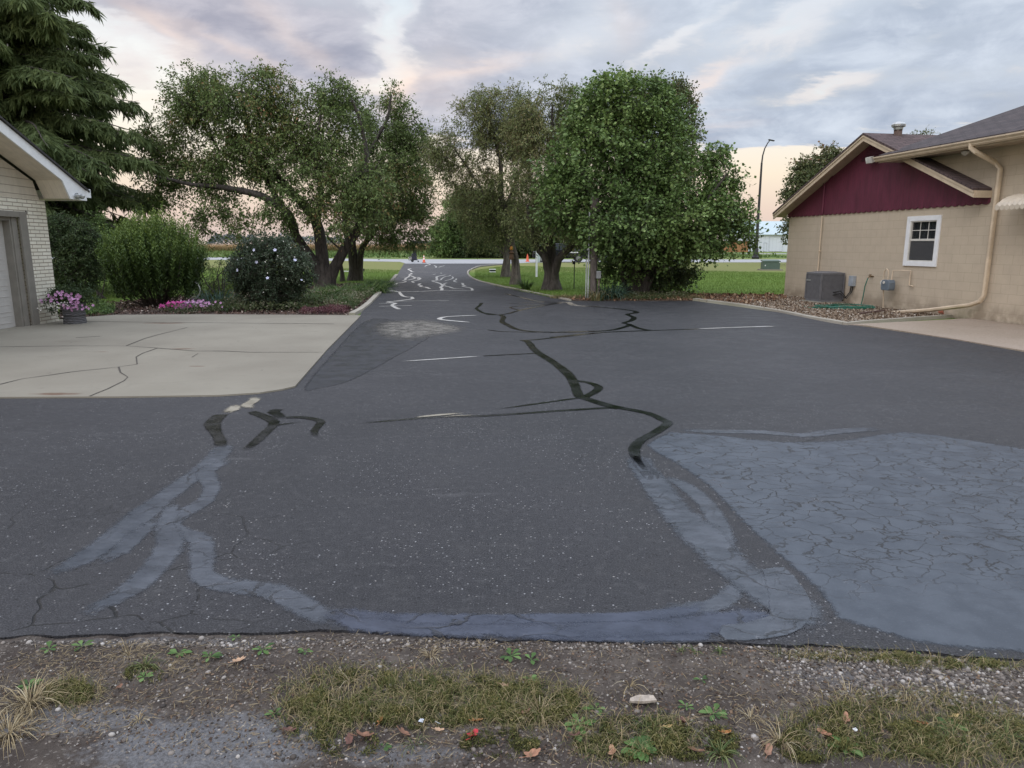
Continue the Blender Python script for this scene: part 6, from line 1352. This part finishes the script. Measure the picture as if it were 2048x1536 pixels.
# moss-like mats of tiny leaves
def mat_plants(patches, per, h, size, mat, name):
    parts = []
    for (px, py, rx, ry, d) in patches:
        P = vscatter(px, py, rx, ry, int(per * d)); k = fbm(P[:, 0], P[:, 1], 13, 4, 8, .7) - .16 * rng.random(len(P)); P = P[k > .40]; k = k[k > .40]; n = len(P); z = rng.random(n) * h * np.clip((k - .38) * 4.5, .12, 1.0); P[:, 2] += z
        D = unit(rng.normal(size=P.shape) + [0, 0, .7]); s = rng.uniform(.5, 1.2, n) * size; parts.append(leaves(P, D, s, s * .45, np.clip(z / h * .6 + rng.normal(size=n) * .16 + .18, 0, 1), 1.2))
    V, Q, T = joinq(parts); return tag(qmesh(name, V, Q, mat, None, T), kind='stuff')
MOSS = leafmat('knotweed', [(0, (.040, .044, .016)), (.45, (.11, .115, .035)), (.8, (.20, .185, .065)), (1, (.33, .27, .12))], .3, .7)
mat_plants([(720, 1400, 130, 50, 1.0), (900, 1410, 130, 48, 1.1), (1050, 1420, 110, 42, .8), (640, 1440, 70, 50, .5), (1260, 1490, 110, 45, .6), (1400, 1500, 80, 40, .4), (1800, 1470, 200, 60, 1.5), (1950, 1500, 120, 50, .8), (1620, 1500, 70, 40, .4),
            (140, 1400, 50, 22, .3), (290, 1360, 40, 20, .15), (1000, 1500, 80, 30, .3), (850, 1440, 120, 30, .5), (700, 1500, 60, 30, .15), (1700, 1320, 120, 14, .25), (1880, 1330, 140, 14, .3)], 17000, .026, .0095, MOSS, 'knotweed')
MATS_PX = [(720, 1400, 150, 55, 500), (900, 1410, 150, 52, 600), (1050, 1420, 120, 46, 450), (1260, 1490, 120, 48, 350), (1800, 1470, 220, 64, 800), (1950, 1500, 130, 52, 400), (140, 1400, 60, 26, 160), (1700, 1322, 150, 14, 160), (1900, 1335, 150, 14, 160), (640, 1440, 80, 50, 250)]
STR = leafmat('straw', [(0, (.12, .09, .05)), (.4, (.26, .20, .115)), (.8, (.40, .32, .19)), (1, (.50, .44, .30))], .2, .8); GRN = leafmat('verge_blade', [(0, (.04, .07, .02)), (.5, (.09, .13, .04)), (1, (.20, .22, .09))], .3, .7)
def clump(px, py, n, h, spread, w, mat, lab, bend=(.7, 1.6), name='grass_tuft', group=None):
    g = G(px, py); z = float(vz(g[0], g[1])); a = rng.uniform(0, 6.28, n); rr = rng.random(n) * spread; P = np.column_stack([np.cos(a) * rr, np.sin(a) * rr, np.full(n, -.002)])
    V, Q, T = blades(P, np.column_stack([np.cos(a), np.sin(a), np.zeros(n)]), rng.uniform(h * .25, h * .85, n), w, rng.random(n), rng.uniform(bend[0], bend[1] + .5, n), 5); o = tag(qmesh(name, V, Q, mat, None, T), lab, 'grass tuft', group); o.location = (g[0], g[1], z); return o
for (px, py, n, h, sp, w, mt, lab) in (
    (290, 1345, 26, .13, .015, .0035, GRN, 'green grass tuft left of the curled oak leaf'), (860, 1325, 34, .11, .02, .0022, STR, 'pale starburst of dry grass left of the bright weed rosettes'),
    (1260, 1385, 16, .10, .012, .0030, STR, 'dry pale tuft just above the wood chip'), (1560, 1500, 44, .15, .02, .0032, STR, 'large splayed dry tuft near the bottom right of centre'), (1500, 1450, 24, .10, .02, .0026, STR, 'dry tuft above the large splayed tuft'),
    (1700, 1405, 40, .11, .05, .0026, STR, 'straw coloured tuft at the front of the right hand mat'), (1810, 1400, 26, .10, .03, .0026, STR, 'second straw tuft right of the first along the mat'), (1975, 1335, 30, .10, .02, .0024, GRN, 'green spiky tuft by the asphalt edge at the far right'),
    (1440, 1310, 18, .06, .012, .0035, GRN, 'small yellow green tuft under the blue tar corner'), (1390, 1310, 14, .05, .012, .004, GRN, 'left one of the small tufts under the blue tar corner'), (1360, 1303, 14, .05, .012, .004, GRN, 'tuft at the asphalt edge left of the other small tufts'),
    (1080, 1440, 90, .13, .06, .0022, STR, 'wiry dry grass heap at the right end of the central mat'), (700, 1375, 60, .10, .06, .0024, STR, 'dry grass on the left rim of the central mat'), (60, 1420, 160, .16, .07, .003, STR, 'thick dead grass heap at the bottom left edge'), (20, 1480, 160, .15, .06, .003, STR, 'dead grass heap in the very corner at bottom left'),
    (260, 1320, 60, .09, .07, .002, STR, 'thin dry grass spread below the asphalt at left'), (280, 1455, 20, .08, .015, .0026, STR, 'little dry tuft on the grey gravel patch'), (1300, 1470, 40, .11, .03, .0026, GRN, 'green tuft beneath the wood chip'), (1900, 1500, 40, .11, .03, .003, GRN, 'green tuft in the bottom right mat'), (2010, 1490, 40, .12, .03, .003, GRN, 'green tuft at the bottom right corner'), (830, 1500, 20, .09, .02, .002, GRN, 'thin green tuft left of the red leaf'), (1440, 1520, 40, .12, .02, .004, GRN, 'dark green tuft at the bottom edge right of centre')):
    clump(px, py, n, h, sp, w, mt, lab, group='grass tufts on the verge')
# loose straw
P = np.concatenate([vscatter(1024, 1400, 1200, 140, 3200), vscatter(230, 1330, 200, 40, 700), vscatter(880, 1420, 300, 70, 500), vscatter(80, 1420, 160, 70, 450), vscatter(1650, 1440, 300, 70, 500), vscatter(930, 1300, 120, 16, 120), vscatter(330, 1390, 300, 60, 300)])
n = len(P); P[:, 2] += .003 + rng.random(n) * .012; D = unit(np.column_stack([rng.normal(size=(n, 2)), rng.normal(size=n) * .12])); L = rng.uniform(.012, .055, n); V, Q, T = leaves(P, D, L, rng.uniform(.0012, .0026, n), rng.random(n) * .75, .4, .5)
tag(qmesh('straw', V, Q, STR, None, T), kind='stuff')
n = 7000; P = vscatter(1024, 1410, 1200, 130, n); n = len(P); P[:, 2] += rng.random(n) * .008; D = unit(np.column_stack([rng.normal(size=(n, 2)), rng.normal(size=n) * .3])); L = rng.uniform(.005, .016, n); V, Q, T = leaves(P, D, L, L * rng.uniform(.3, .8, n), rng.random(n), 1.0)
tag(qmesh('leaf_crumbs', V, Q, leafmat('crumb', [(0, (.03, .02, .015)), (.5, (.10, .065, .045)), (1, (.22, .15, .10))], 0, .9), None, T), kind='stuff')
P = np.concatenate([vscatter(a_, b_, c2 * 1.15, d_ * 1.15, int(n_ * 2.6)) for a_, b_, c2, d_, n_ in MATS_PX]); n = len(P); a = rng.uniform(0, 6.28, n)
V, Q, T = blades(P, np.column_stack([np.cos(a), np.sin(a), np.zeros(n)]), rng.uniform(.02, .075, n), rng.uniform(.0012, .0026, n), rng.random(n), rng.uniform(.4, 1.6, n), 4)
tag(qmesh('mat_grass', V, Q, leafmat('mat_blade', [(0, (.06, .08, .025)), (.4, (.14, .15, .05)), (.7, (.28, .22, .11)), (1, (.44, .35, .20))], .3, .8), None, T), kind='stuff')
# rosette weeds
def rosette(px, py, nl, L, wd, mat, lab, up=.35):
    L = L * 1.12
    g = G(px, py); b = MB(); V = []; Q = []; T = []; n0 = 0
    for k in range(nl):
        a = k * 2.4 + rng.uniform(-.3, .3); l = L * rng.uniform(.6, 1.1); d = np.array([math.cos(a), math.sin(a), 0]); sd = np.array([-d[1], d[0], 0]); u = up * rng.uniform(.5, 1.4)
        prof = ((0, .10), (.2, .12), (.4, .55), (.65, 1.0), (.85, .75), (1, .08)); tn = rng.random()
        for f, w in prof:
            c = d * l * f + np.array([0, 0, l * (u * f - .45 * u * f * f * 1.6) + .004]); V += [c - sd * l * wd * w * .5 + np.array([0, 0, l * .05 * w]), c, c + sd * l * wd * w * .5 + np.array([0, 0, l * .05 * w])]; T += [tn] * 3
        for i in range(5):
            for j in (0, 1): Q.append((n0 + i * 3 + j, n0 + i * 3 + j + 1, n0 + i * 3 + 4 + j, n0 + i * 3 + 3 + j))
        n0 += 18
    o = tag(qmesh('weed', np.array(V), np.array(Q), mat, None, np.array(T), True), lab, 'weed', 'small green weeds on the verge'); o.location = (g[0], g[1], float(vz(g[0], g[1])) + .001)
WD = leafmat('weed_green', [(0, (.05, .10, .03)), (.6, (.10, .19, .05)), (1, (.17, .27, .09))], .3, .6)
for (px, py, nl, L, wd, lab) in ((1022, 1325, 9, .045, .34, 'brightest green rosette just below the asphalt edge at centre'), (1062, 1332, 4, .04, .4, 'small weed touching the right side of the brightest rosette'), (100, 1310, 6, .045, .4, 'leftmost weed below the asphalt'), (165, 1303, 5, .04, .4, 'second weed from the left below the asphalt'),
                                  (358, 1317, 6, .045, .45, 'weed left of the curled oak leaf in the upper row'), (420, 1325, 7, .045, .35, 'ragged weed between two others left of the oak leaf'), (525, 1307, 6, .045, .35, 'weed above and right of the curled oak leaf'), (472, 1276, 5, .03, .35, 'tiny weed right on the asphalt edge at left'), (611, 1314, 5, .035, .4, 'weed left of the central mat top corner'),
                                  (290, 1366, 5, .03, .5, 'weed below the green grass tuft at left'), (60, 1384, 8, .04, .45, 'round leaved weed near the left dead grass'), (1428, 1438, 10, .045, .38, 'dark green rosette right of the wood chip'), (1372, 1425, 6, .03, .35, 'small rosette between the wood chip and the dark rosette'), (1402, 1375, 5, .028, .35, 'tiny weed on bare dirt above the dark rosette'),
                                  (1160, 1460, 8, .05, .4, 'broad weed at the right of the wiry heap'), (1190, 1430, 6, .04, .4, 'weed left of the wood chip'), (1280, 1515, 14, .06, .42, 'large leafy weed at the bottom right of centre'), (1060, 1370, 6, .035, .5, 'grey green weed on top of the central mat'), (1150, 1480, 4, .04, .5, 'single round leaved weed low at centre'),
                                  (770, 1502, 4, .025, .6, 'little heart leaved weed on grey gravel'), (1690, 1510, 12, .05, .3, 'bushy weed at the bottom under the white scrap'), (1900, 1470, 6, .045, .5, 'grey green weed in the right mat'), (550, 1440, 5, .03, .4, 'weed at the left foot of the central mat'), (1830, 1300, 5, .03, .35, 'weed at the asphalt edge right of centre')):
    rosette(px, py, nl, L, wd, WD, lab)
# fallen leaves, chip, scraps
def dead_leaf(px, py, L, rot, col, lab, lobes=5, curl=.35):
    g = G(px, py); n = 28; V = [(0, 0, 0)]; 
    for k in range(n):
        a = 2 * math.pi * k / n; r_ = L * .5 * (.62 + .38 * abs(math.cos(a * lobes / 2))) * (1.0 if abs(math.sin(a)) < .9 else .9); x = r_ * math.cos(a); y = r_ * math.sin(a) * .62; V.append((x, y, curl * (abs(y) * .9 + x * x / L * 1.4) + random.uniform(0, .002)))
    F = [(0, k + 1, (k + 1) % n + 1) for k in range(n)]; b = MB(); b.add(V, F, False); b.tube([(-L * .35, 0, .003), (-L * .75, .004, .006)], .0011, 5)
    m = simple('dry_leaf_%d' % (int(col[0] * 1000) + int(col[1] * 77)), col, .75, .35, 60, bmp=.2, bscale=200, bdist=.001); o = b.build('fallen_leaf', m); o.location = (g[0], g[1], float(vz(g[0], g[1])) + .010); o.rotation_euler = (random.uniform(-.35, .35), random.uniform(-.3, .3), rot)
    return tag(o, lab, 'leaf', 'fallen leaves on the verge')
BR = (.20, .10, .06); TN = (.42, .27, .14); OR = (.40, .18, .06); DKB = (.12, .055, .04); YL = (.48, .34, .14)
for (px, py, L, rot, col, lab, lb, cu) in ((480, 1334, .055, .4, (.42, .27, .17), 'curled tan oak leaf with ragged lobes on bare dirt at left', 7, .5), (946, 1488, .062, 1.2, (.42, .03, .04), 'bright red fallen leaf at the bottom centre', 3, .6), (728, 1490, .062, .2, BR, 'crumpled brown leaf at the left of the pair near the bottom', 5, .7), (700, 1497, .05, 1.8, DKB, 'darker crumpled leaf left of the brown one', 5, .7),
                               (808, 1483, .05, -.6, BR, 'brown leaf midway between the crumpled pair and the red leaf', 5, .5), (878, 1476, .035, .1, TN, 'flat tan leaf left of the red leaf', 3, .3), (762, 1456, .035, 1.4, OR, 'orange brown leaf standing in the lower mat', 3, .8), (728, 1447, .03, 1.7, BR, 'small brown leaf above the orange brown one', 3, .6), (955, 1458, .04, .3, OR, 'pale orange leaf above the red leaf', 5, .5),
                               (1048, 1445, .055, .5, BR, 'withered brown leaf in the wiry heap', 5, .6), (1065, 1524, .06, .4, (.30, .15, .09), 'brown leaf at the bottom edge right of the red leaf', 5, .5), (1150, 1490, .04, .2, DKB, 'dark red brown curled leaf by the round leaved weed', 2, .9), (1335, 1470, .035, .2, YL, 'yellow tan leaf in the lower right mat', 5, .4), (1365, 1462, .045, 1.5, DKB, 'upright dark brown leaf beside the yellow tan leaf', 2, .8),
                               (1452, 1480, .035, -.4, OR, 'orange tan leaf right of the upright dark leaf', 2, .6), (1690, 1454, .045, 1.2, (.30, .15, .06), 'brown orange leaf above the white scrap', 3, .3), (1648, 1483, .06, 1.9, (.30, .14, .08), 'long narrow brown leaf left of the white scrap', 2, .3), (1842, 1466, .04, .1, (.33, .11, .04), 'rust orange leaf lying in the right mat', 2, .3), (1908, 1450, .03, .2, YL, 'pale yellow leaf right of the rust orange leaf', 4, .4),
                               (1225, 1520, .05, 1.5, (.36, .20, .12), 'long light brown leaf at the bottom left of the leafy weed', 3, .6), (1535, 1520, .05, 1.1, (.26, .14, .09), 'brown leaf at the bottom beneath the splayed tuft', 2, .5), (580, 1477, .045, .1, DKB, 'dark reddish leaf on the edge of the grey gravel', 4, .6), (1390, 1520, .06, -.7, BR, 'brown lance shaped leaf at the bottom edge', 2, .4), (825, 1352, .028, .4, BR, 'small brown leaf above the central mat', 4, .5), (1010, 1385, .04, 0, TN, 'tan leaf on the central mat', 6, .4), (240, 1388, .03, 1.4, BR, 'small pale brown leaf left of the grey gravel', 3, .5)):
    dead_leaf(px, py, L, rot, col, lab, lb, cu)
g = G(1283, 1420); b = MB(); b.add([(-.045, -.012, 0), (.0, -.018, 0), (.05, -.008, 0), (.042, .014, 0), (-.01, .016, 0), (-.040, .004, 0), (-.045, -.012, .007), (.0, -.018, .010), (.05, -.008, .008), (.042, .014, .012), (-.01, .016, .012), (-.040, .004, .008)],
      [(5, 4, 3, 2, 1, 0), (6, 7, 8, 9, 10, 11)] + [(i, (i + 1) % 6, (i + 1) % 6 + 6, i + 6) for i in range(6)]); o = tag(b.build('wood_chip', simple('bleached_wood', (.34, .29, .24), .9, .3, 60, bmp=.6, bscale=150)), 'flat bleached wood chip lying on the dirt right of centre', 'wood chip'); o.location = (g[0], g[1], float(vz(g[0], g[1])) + .012)
for (x, y, w_, lab, c) in ((1708, 1480, .008, 'white torn paper scrap in the right mat', (.75, .76, .78)), (842, 1456, .009, 'bluish white plastic scrap at the lower edge of the central mat', (.50, .54, .62)), (876, 1465, .009, 'grey sliver beside the bluish scrap', (.40, .42, .42))):
    g = G(x, y); b = MB(); b.add([(-w_, -w_ * .5, 0), (w_ * .8, -w_ * .7, .004), (w_, w_ * .4, .008), (-w_ * .3, w_ * .7, .003), (-w_, -w_ * .5, .0015), (w_ * .8, -w_ * .7, .0055), (w_, w_ * .4, .0095), (-w_ * .3, w_ * .7, .0045)], [(3, 2, 1, 0), (4, 5, 6, 7), (0, 1, 5, 4), (1, 2, 6, 5), (2, 3, 7, 6), (3, 0, 4, 7)])
    o = tag(b.build('scrap', simple('scrap_%d' % int(c[0] * 100), c, .6, .1, 50)), lab, 'scrap'); o.location = (g[0], g[1], float(vz(g[0], g[1])) + .014); o.rotation_euler = (.5, .3, x)
